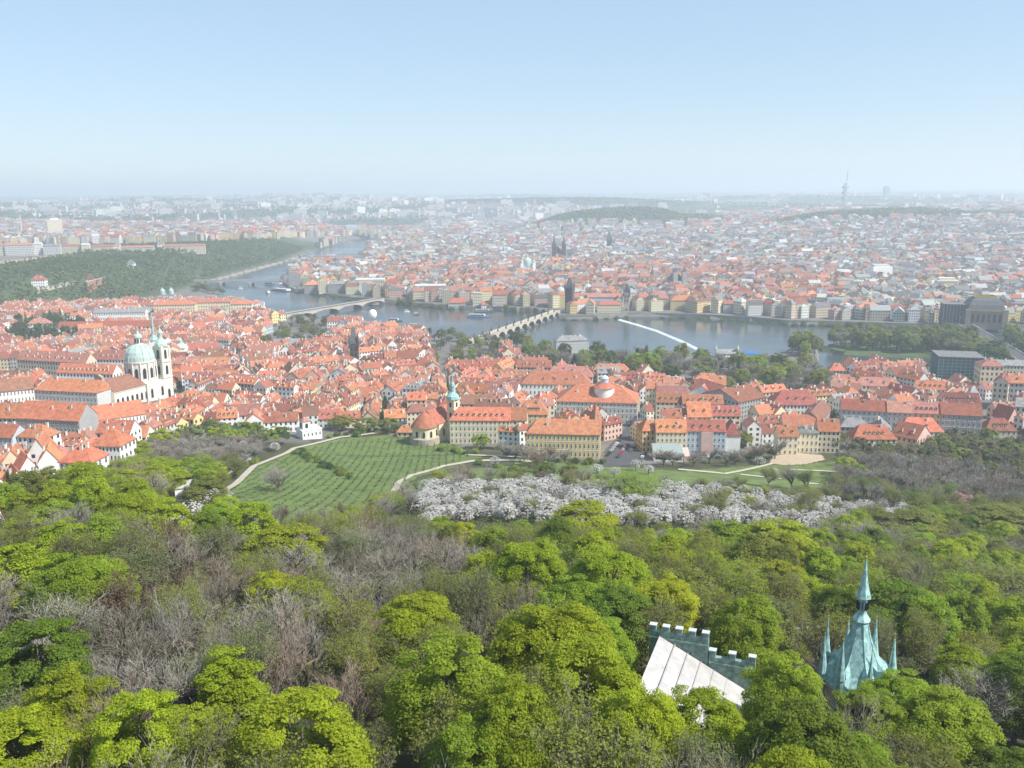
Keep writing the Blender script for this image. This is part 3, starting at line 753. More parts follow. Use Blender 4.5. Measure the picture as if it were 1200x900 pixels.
def dormer_data(rc):
    if rc not in DORMER:
        b = MB(); b.box(-.7,.7,-1.,1.6,-.6,.75,0); b.box(-.45,.45,-1.04,-1.,-.1,.6,1)
        b.mesh([(-.85,-1.2,.7),(.85,-1.2,.7),(.85,1.8,.7),(-.85,1.8,.7),(0,-1.2,1.35),(0,1.8,1.35)], [(0,1,4),(1,2,5,4),(2,3,5),(3,0,4,5)], 2)
        DORMER[rc] = b.data('dormer', [M_PLAIN['cream'], M_DARK, M_ROOF[rc]])
    return DORMER[rc]
def house(name, x, y, rot, w, d, h, rise, typ, wc, rc, rows=4, cols=None, chim=2, dorm=0, mesh_win=False, z=None, seed=None, bands=False, pad=2., sides='f'):
    if d > 1.3*w: w, d, rot, cols = d, w, rot+pi/2, None
    c, s = cos(rot), sin(rot); cn = [(x+a*c-b*s, y+a*s+b*c) for a in (-w/2,w/2) for b in (-d/2,d/2)]
    z = min(H(*p) for p in cn) if z is None else z
    cols = cols or max(2, int(w/3.1)); rnd = random.Random(seed if seed is not None else int(x*7+y*13))
    e = empty(name, x, y, z, rot)
    wall_mb(w, d, h, rise, typ, rows, cols).build('wall', (M_PLAIN if mesh_win else M_WALL)[wc], e)
    roof_mb(w, d, h, rise, typ).build('roof', M_ROOF[rc], e)
    for k in range(chim):
        fx = (k+.5)/chim*w*.9-w*.45+rnd.uniform(-1,1); fy = rnd.choice((-1,1))*d*rnd.uniform(.05,.3)
        if typ == 'hip': fx *= .8
        zr = h+rise*(1-abs(fy)/(d/2)) if typ != 'flat' else h
        put(CHIMNEY, 'chimney', e, (fx,fy,zr+.8), 0, (rnd.uniform(.8,1.6), rnd.uniform(.7,1.), rnd.uniform(1.,1.5)))
    if dorm and typ != 'flat':
        dd = dormer_data(rc); f = .62; m = w*(.5 if typ == 'hip' else .86)
        for k in range(dorm): put(dd, 'dormer', e, (-m/2+m*(k+.5)/dorm, -d/2*f, h+rise*(1-f)+.15))
    if mesh_win:
        ww, wh = w/cols*.42, h/rows*.55
        for i in range(rows):
            for j in range(cols): put(WINDOW, 'window', e, (-w/2+w*(j+.5)/cols, -d/2-.02, h*(i+.24)/rows), 0, (ww,1,wh))
        for sd_ in sides:
            if sd_ == 'f': continue
            n = max(2, int(d/3.6)); X = w/2+.02 if sd_ == 'r' else -w/2-.02
            for i in range(rows):
                for j in range(n): put(WINDOW, 'window', e, (X, -d/2+d*(j+.5)/n, h*(i+.24)/rows), pi/2 if sd_ == 'r' else -pi/2, (d/n*.42,1,wh))
    if bands:
        b = MB()
        for i in range(1, rows): b.box(-w/2-.12, w/2+.12, -d/2-.14, -d/2+.1, h*i/rows-.12, h*i/rows+.12)
        b.box(-w/2-.2, w/2+.2, -d/2-.28, -d/2+.1, h-.75, h-.3); b.build('cornice', M_PLAIN['white' if wc != 'white' else 'cream'], e)
    foot(x, y, w/2, d/2, rot, pad)
    return e
def HB(name, xl, xr, yeave, h, d, rise, rot, typ, wc, rc, label=None, cat='house', group=None, desc=None, area=None, **kw):
    """a house whose front eave runs between two photo columns; rot in degrees, 0 = facing straight down the view"""
    rot = radians(rot); xm = (xl+xr)/2; cx, cyy = ground(xm, yeave, h); dx, dy = cos(rot), sin(rot); e = []
    for px in (xl, xr):
        r = ray(px, yeave); den = r[0]*dy-r[1]*dx; e.append((r[1]*cx-r[0]*cyy)/den if abs(den) > 1e-6 else 0)
    w = e[1]-e[0]; m = (e[0]+e[1])/2
    fx, fy = cx+dx*m, cyy+dy*m; z = H(cx, cyy)
    zz = kw.pop('z', None); front = kw.pop('front', 11 if label else 0)
    o = house(name, fx-dy*d/2, fy+dx*d/2, rot, w, d, h, rise, typ, wc, rc, z=zz if zz is not None else z, **kw)
    if front: foot(fx+dy*front/2, fy-dx*front/2, w/2, front/2, rot, 0)
    if label: tag(o, label, cat, group)
    else: auto(o, desc or f'{wc} house with {rc} roof', cat, group or 'town houses below the hill', h, area)
    return o
def placed_houses():
    R = 'row of buildings nearest the hill'
    HB('school_building',617,703,508,16,15,7.5,-6,'hipl','yellow','orange',label='long yellow three-storey building with plain orange hipped roof beside the lawn',cat='building',rows=3,cols=17,chim=2,mesh_win=True,bands=True,sides='r')
    HB('house',690,704,506,16,46,7,-96+90,'gable','yellow','orange',label='yellow rear wing joined to the long three-storey building',cat='house',rows=3,cols=4,chim=1)
    e = HB('palace',652,747,471,17,34,10,-9,'hip','pale grey','bright orange',label='grand palace with bright orange roof and a round white drum rising through it',cat='palace',rows=4,cols=20,chim=3,mesh_win=True,bands=True,sides='r')
    b = MB(); b.lathe([(7.4,12),(7.4,25.6),(7.6,26),(8.2,26.4)],28,5,-6); b.build('drum', M_PLAIN['white'], e)
    b = MB(); b.lathe([(8.4,26.4),(3.8,29.6),(2.6,30)],28,5,-6); b.build('drum_roof', M_ROOF['bright orange'], e)
    b = MB(); b.lathe([(3.,29.8),(3.,32.6),(3.5,32.9),(2.5,34.4),(.4,35.2)],16,5,-6); b.build('lantern', M_PLAIN['pale blue'], e)
    HB('palace',610,692,450,15,20,9,-5,'hip','white','orange',label='white palace with dark windows and a long orange roof behind the drum palace',cat='palace',rows=3,cols=17,chim=5,dorm=3,mesh_win=True)
    HB('house',640,695,441,14,14,8,-5,'hip','white','pinkish red',label='long pinkish-red roof rising behind the white palace with dark windows',rows=3,chim=4,dorm=3)
    HB('house',607,642,485,15,14,8,-4,'hip','yellow','orange',label='yellow house with six small dormers uphill of the white palace',rows=4,dorm=6,mesh_win=True,bands=True)
    HB('house',590,617,492,17,16,7,-4,'gable','cream','orange',label='cream house squeezed between the dormered terrace and the yellow house',rows=4,chim=2)
    HB('apartment_block',527,598,492,17,13,7.5,-3,'hipl','cream','bright orange',label='long cream block with a row of dark dormers beside the round-ended church',cat='building',rows=4,cols=14,dorm=9,mesh_win=True,bands=True)
    HB('house',556,600,479,15,12,6,-4,'gable','pale grey','brown',label='dull brown roofed house behind the long cream dormered block',rows=3,chim=6)
    HB('house',540,575,473,14,12,6,-2,'gable','beige','brown',desc='beige house with brown roof',rows=3,chim=4)
    # the right-hand rows
    HB('house',753,772,504,15,14,6,8,'hip','ochre','bright orange',label='ochre corner house with a bright orange hipped roof at the car park',rows=4,cols=4,chim=1)
    HB('apartment_block',769,805,506,15,13,7,-3,'gable','cream','bright orange',label='cream apartment block with four dark dormers behind the flat-roofed pavilion',cat='building',rows=4,cols=7,dorm=4,mesh_win=True)
    e = HB('apartment_block',805,851,505,16,13,6,-5,'gable','pale blue','red',label='pale blue apartment block with a salmon centre bay and red dormered roof',cat='building',rows=4,cols=9,dorm=4,mesh_win=True)
    b = MB(); b.box(-3.2,4.2,-7.4,-6.45,0,15.4); b.build('salmon_bay', M_PLAIN['pink'], e)
    HB('apartment_block',850,868,509,14,15,8,-4,'hip','white','red',label='white end block with red pyramid roof and dark dormers',cat='building',rows=4,cols=4,dorm=2,mesh_win=True)
    HB('house',776,806,490,13,12,6,-4,'gable','white','red',label='white house with roof terrace behind the cream apartment block',rows=4,chim=3,dorm=1)
    HB('apartment_block',806,834,488,15,16,9,-3,'gable','cream','bright orange',label='tall-roofed cream block behind the pale blue apartment block',cat='building',rows=4,dorm=2,mesh_win=True)
    HB('house',834,868,487,14,13,6,-3,'gable','cream','red',label='cream house with flat dormers behind the white end block',rows=4,dorm=5)
    HB('house',769,800,471,14,12,6,-6,'gable','beige','orange',label='beige house with four wide dormers behind the roof-terrace house',rows=4,dorm=4)
    HB('house',800,848,473,14,12,6,-4,'gable','pale grey','orange',label='long grey-walled house with orange roof two rows behind the pale blue block',rows=4,dorm=6,chim=3)
    HB('house',757,776,455,17,12,5,-6,'gable','cream','orange',label='cream street-end house closing the narrow street',rows=4,cols=5,mesh_win=True)
    HB('warehouse',806,838,462,13,30,7,-24,'gable','white','pinkish red',label='long pinkish-red roofed hall with a skylit ridge near the park trees',cat='hall',rows=2,chim=0)
    HB('warehouse',770,806,464,13,22,6,-6,'gable','white','pinkish red',label='broad pinkish roof with white parapets beside the skylit hall',cat='hall',rows=3,chim=2)
    e = HB('courtyard_block',838,862,462,15,34,7,24,'gable','beige','orange',label='orange-roofed block sloping away from the skylit hall to the park',cat='building',rows=4,dorm=2)
    e = HB('courtyard_block',866,898,468,14,38,7,35,'gable','grey','red',label='red-roofed block with grey glazed ridge beside the park trees',cat='building',rows=4)
    b = MB(); b.box(-w_(e)/2+1, w_(e)/2-1, -2.2, 2.2, 18.6, 21.6); b.build('glazed_ridge', M_ROOF['pale grey'], e)
    HB('house',905,964,474,13,22,9,-5,'hip','white','red',label='big rusty red hipped roof with three white roof lights before the park',rows=3,cols=14,chim=0,dorm=3)
    HB('house',963,974,486,15,15,6,62,'gable','grey','brown',label='dark grey windowless side wall under a brown roof at the street bend',rows=5,chim=2)
    for k, (a, b_, yy, wc, rc, lab, dm) in enumerate(((986,1040,481,'pale grey','orange','grey classical block with pale cornice first in the long terrace',0),(1040,1070,483,'pale grey','pinkish red','grey five-storey house in the middle of the long terrace',0),
                      (1070,1103,484,'yellow','pinkish red','yellow house with small dormers in the long terrace',5),(1103,1152,486,'grey','orange','shaded grey block at the far end of the long terrace',0))):
        HB('terraced_block',a,b_,yy,17+.4*k,14,6.5,-15,'gable',wc,rc,label=lab,cat='building',rows=4 if k != 1 else 5,dorm=dm,chim=3,mesh_win=True,bands=k!=1)
    HB('house',1055,1106,505,9,14,8,-6,'hip','white','bright orange',label='white house with two big white chimney stacks on a bright orange roof',rows=2,cols=9,dorm=2,chim=2,mesh_win=True)
    HB('house',1000,1051,514,9,14,8,-2,'hip','cream','bright orange',label='low cream house with five dormers in its bright orange roof',rows=2,cols=8,dorm=5,chim=2)
    HB('house',912,936,511,13,11,6,-3,'gable','cream','bright orange',label='cream house with dormers at the edge of the sandy playground',rows=3,cols=4,dorm=2,chim=1,mesh_win=True)
    HB('house',934,960,507,14,11,3,-4,'hip','cream','grey',label='cream house with grey flat-looking roof beside the sandy playground',rows=3,cols=5,chim=3,mesh_win=True)
    HB('house',959,985,505,15,12,7,-6,'gable','beige','bright orange',label='beige house with bright orange roof at the far end of the sandy playground',rows=4,cols=5,chim=2)
    HB('house',918,960,498,12,12,6,-4,'gable','beige','orange',desc='beige house with orange roof',rows=3,chim=3)
    HB('house',985,1020,500,12,12,5,-8,'hip','grey','grey',label='low grey-roofed house before the long terrace',rows=3,chim=3)
    HB('house',1045,1075,512,8,20,8,-50,'gable','pink','dark red',label='dark red steep roof set at an angle before the white chimneyed house',rows=2,dorm=2)
    HB('house',1155,1192,504,9,14,7,-5,'hip','beige','dark red',label='dark red roofed house with white dormers at the frame edge',rows=2,dorm=4,mesh_win=True)
    HB('house',1162,1182,490,12,10,9,-70,'gable','pink','red',desc='pink house with steep red roof',rows=3)
    HB('house',1106,1150,473,15,16,7,-8,'gable','beige','dark red',label='dark red roof with a long black dormer strip behind the terrace',rows=4,dorm=9,chim=2)
    HB('house',1050,1077,443,17,14,6,-58,'gable','pale grey','orange',label='tall white-sided house with an orange roof by the river arm',rows=5,chim=4)
    HB('house',1074,1108,456,13,15,6,-14,'gable','white','bright orange',label='white house with five dark dormers near the river arm',rows=4,dorm=5,chim=2)
    HB('house',1001,1058,452,12,14,6,-12,'hip','white','pinkish red',label='white courtyard house with a long pale red roof before the river arm',rows=3,dorm=2,chim=2)
    HB('house',1010,1038,446,12,12,7,-28,'hip','beige','dark red',desc='house with dark red roof',rows=3,chim=1)
    HB('villa',972,992,434,8,13,6,-10,'hip','beige','bright orange',label='lone small house with bright orange pyramid roof among the park trees',rows=2,chim=1)
    HB('house',1135,1150,467,14,9,9,-5,'hip','beige','pale grey',label='narrow house with a pale pyramid roof below the netted scaffold block',rows=3,chim=0)
    HB('apartment_block',1150,1177,429,24,20,5,-12,'hip','cream','pinkish red',label='tall cream block with pale red roof beside the netted scaffold block',cat='building',rows=5,chim=3)
    HB('apartment_block',1160,1205,422,24,16,4,-9,'gable','beige','grey',label='tall grey-roofed block at the frame edge before the island',cat='building',rows=5,chim=3)
    HB('apartment_block',1164,1182,448,23,24,5,-35,'gable','beige','dark red',label='shadowed tall house with dark red roof below the netted scaffold block',cat='building',rows=5,chim=2)
    HB('apartment_block',1184,1230,449,22,18,6,-10,'gable','grey','orange',label='tall grey house with orange roof cut by the frame edge',cat='building',rows=5,chim=2,dorm=3)
    HB('apartment_block',1190,1235,478,18,16,5,-30,'gable','pale green','grey',label='pale green house with a grey roof at the frame edge',cat='building',rows=4,chim=2)
    # netted scaffold
    x, y = ground(1126, 419, 26); e = empty('scaffolded_building', x+6, y+18, H(x, y), radians(-14), 'tall block wrapped in dark teal scaffold netting by the river', 'building')
    m = mat('scaffold netting', (.03,.125,.14), .7, noise=.22, nscale=.35)
    b = MB(); b.box(-19,19,-17,17,-2,25.5); b.build('netting', m, e); b = MB(); b.box(-19.5,19.5,-17.5,17.5,25.5,26.1); b.build('roof', M_ROOF['grey'], e)
    b = MB()
    for i in range(11):
        b.box(-19.2+i*3.8-.1,-19.2+i*3.8+.1,-17.25,-17.05,-1,26.8)
    for z in range(2, 26, 3): b.box(-19.2,19.2,-17.22,-17.02,z-.1,z+.1)
    b.build('scaffold', M_STEEL, e); foot(x+6, y+18, 19, 17, radians(-14), 3)
    # flat pavilion
    x, y = ground(787, 541, 0); e = empty('pavilion', x-1, y+9, H(x, y+6), radians(-6), 'modern pavilion with a flat grey-green roof and white band at the park edge', 'building')
    b = MB(); b.box(-9,9,-9,12,-2,5.2); b.build('wall', M_PLAIN['white'], e)
    b = MB(); b.box(-9.6,9.6,-9.6,12.6,5.2,6.2); b.build('fascia', M_PLAIN['pale grey'], e)
    b = MB(); b.box(-9.2,9.2,-9.2,12.2,6.2,6.5); b.build('roof', mat('roof felt', (.27,.32,.30), .9, noise=.1), e)
    b = MB(); b.box(-8,8,-9.1,-8.98,2.2,3.6); b.build('window_band', M_GLASS, e)
    b = MB(); b.box(9.65,13.5,-8,12,-2,4.2); b.build('annex', M_PLAIN['pink'], e)
    foot(x-1, y+9, 12, 13, 0, 3)
    # left-hand palaces
    HB('palace',40,113,458,17,16,8,-13,'hipl','pale grey','bright orange',label='grey-walled palace with three rows of windows and an orange roof before the great church',cat='palace',rows=4,cols=17,chim=2,mesh_win=True,bands=True)
    HB('palace',-28,40,458,16,15,8,28,'gable','white','brown',label='white palace wing with a brown roof at the frame edge',cat='palace',rows=3,cols=16,chim=0,mesh_win=True)
    HB('palace',20,92,491,17,18,9,-12,'gable','grey','bright orange',label='very long bright orange roof over a shaded grey courtyard front',cat='palace',rows=4,cols=16,chim=3,mesh_win=True)
    HB('palace',-40,24,489,15,16,8,-8,'gable','pale grey','bright orange',label='bright orange roof continuing the very long one out of the frame',cat='palace',rows=4,chim=2)
    HB('palace',103,171,489,12,18,8,38,'gable','white','bright orange',label='slanting palace wing with a row of dark windows and a long orange roof',cat='palace',rows=2,cols=16,chim=1,mesh_win=True)
    HB('house',70,105,500,9,10,4,24,'gable','beige','orange',label='low gabled gatehouse with a scrolled front in the palace courtyard',rows=2,cols=6,chim=0)
    HB('palace',69,106,541,14,13,6,-7,'hip','white','bright orange',label='large white palace with an orange hipped roof and three white domed chimneys',cat='palace',rows=3,cols=6,chim=3,mesh_win=True,sides='r')
    HB('palace',106,140,522,13,16,7,-6,'hip','white','bright orange',label='white palace wing behind the domed-chimney palace',cat='palace',rows=3,cols=8,chim=3)
    HB('palace',112,152,507,12,14,6,-4,'gable','white','orange',desc='white palace wing with orange roof',cat='palace',rows=3,chim=3)
    HB('house',44,69,541,14,13,6,22,'gable','white','bright orange',label='white stepped house beside the white domed-chimney palace',rows=4,cols=5,chim=1,mesh_win=True)
    HB('house',33,55,530,15,13,7,8,'gable','white','orange',desc='white house with orange roof',rows=4,chim=2)
    HB('house',22,46,550,11,12,6,40,'gable','white','bright orange',label='white house with a slanting orange roof at the edge of the lime trees',rows=3,chim=1)
    HB('house',10,33,565,9,12,5,38,'gable','white','bright orange',desc='white house with bright orange roof',rows=3,chim=1)
    HB('house',34,50,570,9,9,4,20,'gable','white','orange',label='small white house peeping over the lime trees',rows=3,cols=3,chim=1)
    HB('house',2,26,541,12,12,6,16,'gable','cream','orange',desc='cream house with orange roof',rows=3,chim=2)
    HB('house',-12,14,512,14,14,6,-10,'gable','pale blue','bright orange',label='pale blue-grey house with orange roof at the frame edge',rows=3,cols=5,chim=2,mesh_win=True)
    HB('house',20,50,512,13,14,6,-14,'hip','white','orange',desc='white house with orange roof',rows=3,chim=3)
    HB('house',-14,6,578,10,14,6,80,'gable','white','bright orange',label='bright orange roof at the very edge beside a dark conifer',rows=3,chim=0)
    HB('house',-14,6,612,10,14,6,80,'gable','white','red',label='lowest orange roof at the frame edge above the lime trees',rows=3,chim=0)
    HB('palace',66,132,437,15,14,7,-10,'gable','white','orange',label='long orange-roofed palace with a row of white dormers',cat='palace',rows=3,dorm=12,chim=5)
    HB('palace',20,100,423,14,15,8,-16,'gable','beige','pinkish red',label='broad pinkish roof behind the palaces, dotted with chimneys',cat='palace',rows=3,dorm=8,chim=6)
    HB('palace',103,152,421,13,16,8,-8,'hip','white','pinkish red',desc='white palace with pinkish red roof',cat='palace',rows=3,dorm=4,chim=4)
    # below Letna
    HB('palace',68,189,383,9,13,7,4,'gable','white','bright orange',label='long orange-roofed garden palace with a white arcaded front',cat='palace',rows=2,cols=26,chim=0,front=24)
    HB('ministry_building',109,170,366,17,14,4,6,'gable','white','grey',label='long white building with tall dense windows under a grey roof',cat='building',rows=3,cols=30,chim=8,front=45)
    HB('riverside_block',180,228,357,17,16,5,8,'hip','cream','bright orange',label='cream riverside block, first of three joined under orange roofs',cat='building',rows=4,cols=16,chim=4,front=50)
    HB('riverside_block',228,270,354,18,16,5,8,'hip','cream','orange',label='cream riverside block in the middle of the three joined ones',cat='building',rows=4,cols=14,chim=5,front=50)
    HB('riverside_block',270,295,356,18,20,5,8,'hip','cream','bright orange',label='cream riverside block at the water end of the three joined ones',cat='building',rows=4,cols=8,chim=3,front=50)
    e = HB('copper_domed_villa',186,204,346,14,16,3,8,'hip','white','grey',label='ornate white building with green copper domes behind the riverside blocks',cat='building',rows=3,chim=0,front=5)
    for xx in (-7, 7):
        b = MB(); b.lathe([(4,15),(4,20),(4.3,20.2),(3.4,23),(1,25),(.3,27.5)],12,xx,-3); b.build('dome', M_COPPER, e)
    HB('house',-10,24,379,11,14,5,10,'hip','beige','pinkish red',desc='beige house with pinkish red roof',rows=3)
    HB('house',32,56,379,13,14,6,5,'hip','white','pinkish red',label='white tower-like house with a pinkish roof between dark gardens',rows=3,chim=3)
    HB('house',88,111,391,11,12,6,5,'hip','white','pinkish red',label='white pavilion house beside the garden palace with white arcades',rows=3,chim=3)
    HB('house',75,98,366,12,12,5,10,'gable','white','orange',label='white house with an orange roof joined to the long white building',rows=3,chim=2)
    # Old town end of the bridges and the waterfront row
    OT = 'waterfront buildings of the old town'
    for xl, xr, yy, h, d, ri, ty, wc, rc, lab, rw in (
        (338,352,322,22,40,6,'gable','grey','red','dark-sided block with white gables at the river bend',5),
        (356,372,330,22,40,7,'hip','grey','bright orange','orange-roofed block beside the white-gabled one at the river bend',5),
        (373,384,331,21,26,7,'gable','cream','orange','cream corner house with a baroque gable at the distant bridge quay',5),
        (384,416,333,15,40,4,'hip','grey','grey','low grey school-like block behind the embankment trees',4),
        (416,450,328,24,34,3,'flat','beige','pale grey','big flat-topped concert hall at the white bridge end',3),
        (450,462,322,24,30,5,'hip','yellow','grey','tall yellowish block behind the concert hall',5),
        (486,522,335,21,30,4,'flat','pale grey','pale grey','large grey museum-like block with rows of tall windows on the quay',4),
        (525,546,350,14,14,7,'hip','pale grey','bright orange','grey house with a vivid orange roof standing forward on the quay',3),
        (538,560,340,18,16,5,'hip','pink','pinkish red','pink-beige block behind the vivid orange-roofed quay house',4),
        (554,565,345,19,12,1,'flat','cream','pale grey','narrow flat-topped cream house on the quay',4),
        (564,574,351,12,12,5,'gable','white','orange','low white house with orange roof next to the narrow cream one',3),
        (560,580,339,19,18,6,'hip','pale grey','grey','grey-roofed block behind the narrow cream house',5),
        (577,594,345,18,16,6,'gable','beige','bright orange','beige house with bright orange roof among trees at the old bridge',4),
        (594,612,344,16,16,5,'gable','cream','orange','cream house with orange roof beside trees at the old bridge',4),
        (618,652,343,16,18,6,'hip','pale blue','grey','grey-blue college front beside the old bridge church',4),
        (679,700,349,17,16,6,'gable','pale grey','pinkish red','grey house just past the old bridge tower',4),
        (688,728,348,19,14,5,'gable','pale blue','pinkish red','pale blue house behind the museum on the quay',4),
        (700,727,357,12,16,5,'hip','cream','orange','quayside museum with arcades and a red roof at the weir',3),
        (744,763,349,16,24,7,'hip','yellow','orange','yellow block with orange roof just past the water tower',4),
        (763,780,345,19,18,5,'hip','white','red','white block between two yellow quayside blocks',5),
        (786,817,352,15,22,7,'hip','yellow','bright orange','yellow quayside block with a bright orange hipped roof',4),
        (829,848,349,18,20,2,'flat','grey','grey','dark grey palace with blackened front on the quay',4),
        (848,858,356,14,16,5,'gable','pale grey','red','grey narrow house next to the blackened palace',4),
        (858,877,356,14,16,5,'gable','pale blue','orange','pale blue painted house on the quay',4),
        (877,906,356,14,18,6,'gable','beige','bright orange','beige house row with bright orange roof on the quay',4),
        (915,926,358,13,20,5,'gable','beige','orange','small beige house behind the quay trees',4),
        (926,949,352,16,18,6,'gable','yellow','red','yellow house with a fretted red roof behind the quay trees',4),
        (969,995,353,17,20,5,'mansard','pale green','grey','green-grey netted palace behind the quay trees',4),
        (1005,1034,360,16,22,6,'hip','beige','bright orange','large beige block under a flat-looking bright orange roof on the quay',4),
        (1034,1067,362,13,20,5,'hip','pale blue','dark red','pale blue white-striped block with a dark roof on the quay',3),
        (1067,1108,354,19,22,4,'mansard','grey','grey','long grey ornamented apartment block on the quay by the theatre',5),
        (1188,1240,356,19,24,5,'mansard','beige','grey','beige bank-like block past the theatre at the frame edge',5)):
        HB('waterfront_building',xl,xr,yy,h,d,ri,(-(xl+xr)/2+600)/40,ty,wc,rc,label=lab,cat='building',group=OT,front=0,rows=rw,chim=2 if ty != 'flat' else 1,dorm=0)
def w_(e): return e.children[0].dimensions.x
# ------------------------------------------------------------------ landmarks
def spire(b, x, y, z, r, h, n=8, m=0, a0=pi/8): b.lathe([(r,z),(r*.55,z+h*.35),(.12,z+h)], n, x, y, m, a0)
def arched_windows(parent, spots, w, h, m=M_GLASS):
    """round-headed windows, each a part of its own: (x, y, z, facing angle)"""
    b = MB(); P = [(-.5,0),(.5,0),(.5,.75)]+[(.5*cos(a),.75+.25*sin(a)) for a in (pi/4,pi/2,3*pi/4)]+[(-.5,.75)]
    b.mesh([(x,0,z) for x, z in P]+[(x,-.35,z) for x, z in P], [tuple(range(7)), tuple(range(13,6,-1))]+[(i,(i+1)%7,7+(i+1)%7,7+i) for i in range(7)])
    d = b.data('window', [m])
    for x, y, z, a in spots: put(d, 'window', parent, (x,y,z), a, (w,1,h))
M_CHURCH = mat('church plaster', (.66,.625,.55), .85, noise=.12, nscale=.3)
def great_church():
    D = (-307, 728); rot = radians(66); z = 14.
    e = empty('domed_church', *D, z, rot, 'great white baroque church with a green copper dome and bell tower', 'church'); e.scale = (.93,.93,.95)
    # local x runs along the nave away from the viewer's side front, -y is the sunny flank
    b = MB(); b.box(-44,-9,-13,13,-8,20); b.box(-45,-9,-13.5,13.5,19.2,20.4); b.build('nave', M_CHURCH, e)
    b = MB(); b.mesh([(-44,-14,20.4),(-9,-14,20.4),(-9,14,20.4),(-44,14,20.4),(-42,0,30),(-9,0,30)], [(0,1,5,4),(1,2,5),(2,3,4,5),(3,0,4),(3,2,1,0)]); b.build('nave_roof', M_ROOF['brown'], e)
    b = MB(); b.box(-47,-44,-14,14,-8,21); b.prism([(-12,0),(12,0),(9,6),(5,8),(4,12),(0,14),(-4,12),(-5,8),(-9,6)],0,2.2)
    n = len(b.v)-18
    for i in range(n, len(b.v)): x, y, zz = b.v[i]; b.v[i] = (-46.6+zz, x, 21+y)
    b.box(-48.2,-47,-5,5,-8,19); b.build('front', M_STONE, e)
    arched_windows(e, [(-40+5.2*i,-13.05,8,0) for i in range(7)], 2.2, 6.5)
    arched_windows(e, [(-40+5.2*i,-13.05,-1,0) for i in range(7)], 1.5, 3.)
    arched_windows(e, [(-47.3,y,4,-pi/2) for y in (-9,9)]+[(-48.3,0,2,-pi/2)], 3, 9, M_DARK)
    b = MB(); b.box(-9,13,-15,15,-6,21); b.build('crossing', M_CHURCH, e)
    b = MB(); b.lathe([(12.5,20),(12.5,38),(13.2,38.2),(13.2,39.5),(12.6,39.8)],24); 
    for k in range(12):
        a = 2*pi*(k+.5)/12; b.box(12.9*cos(a)-.6,12.9*cos(a)+.6,12.9*sin(a)-.6,12.9*sin(a)+.6,20,38)
    b.build('drum', M_CHURCH, e)
    arched_windows(e, [(12.6*cos(2*pi*k/12),12.6*sin(2*pi*k/12),25,2*pi*k/12+pi/2) for k in range(12)], 2.6, 9)
    d = MB(); d.lathe([(12.9,39.8),(12.5,43),(11,47.2),(8.5,50.6),(5,53),(3.6,53.6)],28); dome = d.build('dome', M_COPPER, e)
    r = MB()
    for k in range(12):
        a = 2*pi*k/12; r.tube([(p*cos(a),p*sin(a),q) for p, q in ((13,39.8),(12.6,43),(11.1,47.3),(8.6,50.8),(5.1,53.2))], [.35]*5, 4)
    r.build('rib', M_COPPER, dome)
    b = MB(); b.lathe([(3.4,53.4),(3.,54),(3.,59),(3.6,59.3)],12); ln = b.build('lantern', M_CHURCH, e)
    arched_windows(ln, [(3.02*cos(2*pi*k/8),3.02*sin(2*pi*k/8),54.6,2*pi*k/8+pi/2) for k in range(8)], 1.1, 3.8, M_DARK)
    b = MB(); b.lathe([(3.9,59.3),(3.4,61),(1.6,62.3),(1.1,63.8),(.3,65.5),(.15,69)],12); b.build('lantern_cap', M_COPPER, ln)
    # bell tower at the sunny rear corner
    tx, ty = 16.2, -9.6
    b = MB(); b.box(tx-5,tx+5,ty-5,ty+5,-8,22)
    for zz, k in ((22,5.6),(36,5.4),(49,5.)): b.box(tx-k,tx+k,ty-k,ty+k,zz,zz+1)
    b.box(tx-4.6,tx+4.6,ty-4.6,ty+4.6,23,36); b.box(tx-4.2,tx+4.2,ty-4.2,ty+4.2,37,49)
    for sx in (-1,1):
        for sy in (-1,1): b.lathe([(1.0,-6),(1.,49)],8,tx+sx*4.5,ty+sy*4.5)
    t = b.build('bell_tower', M_CHURCH, e)
    arched_windows(e, [(-4,-15.05,8,0),(8,-15.05,8,0)], 2.4, 8)
    sp = []
    for zz, hh, k in ((4,8,5.05),(25,8,4.65),(39,8,4.25)):
        sp += [(tx,ty-k,zz,0),(tx-k,ty,zz,-pi/2),(tx+k,ty,zz,pi/2)]
    arched_windows(t, sp, 2.6, 8, M_DARK)
    b = MB(); b.lathe([(6,50),(5.8,52),(4.4,54.4),(2.6,56),(2.2,57)],8,tx,ty,0,pi/8); b.lathe([(1.9,57),(1.9,61)],8,tx,ty); b.lathe([(2.5,61),(2.2,62.4),(1,64),(.3,66),(.12,71)],8,tx,ty); b.build('tower_cap', M_COPPER, t)
    foot(D[0]-21*cos(rot)+12*sin(rot), D[1]-21*sin(rot)-12*cos(rot), 37, 29, rot, 3); foot(D[0]+15*cos(rot)+10*sin(rot), D[1]+15*sin(rot)-10*cos(rot), 16, 12, rot, 3)
    # companions
    x, y = ground(180, 398, 24); e = empty('slim_spire_church', x, y, H(x,y), radians(10), 'slim grey church spire behind the great green dome', 'church')
    b = MB(); b.box(-4,4,-4,4,-2,24); b.build('tower', M_PLAIN['white'], e); b = MB(); b.lathe([(5.4,24),(3.2,27),(1.4,30),(1.1,44),(.2,52)],8); b.build('spire', M_ROOF['copper green'], e); foot(x,y,5,5,0)
    x, y = ground(212, 408, 12); e = empty('small_domed_church', x, y, H(x,y), radians(20), 'small pale green cupola on a white block right of the bell tower', 'church')
    b = MB(); b.box(-7,7,-7,7,-2,13); b.build('wall', M_PLAIN['white'], e); b = MB(); b.lathe([(9,13),(6,15.5),(3,17),(2,17.4),(2,20),(2.4,20.3),(1.2,22),(.2,24)],8,0,0,0,pi/8); b.build('cupola', M_COPPER, e)
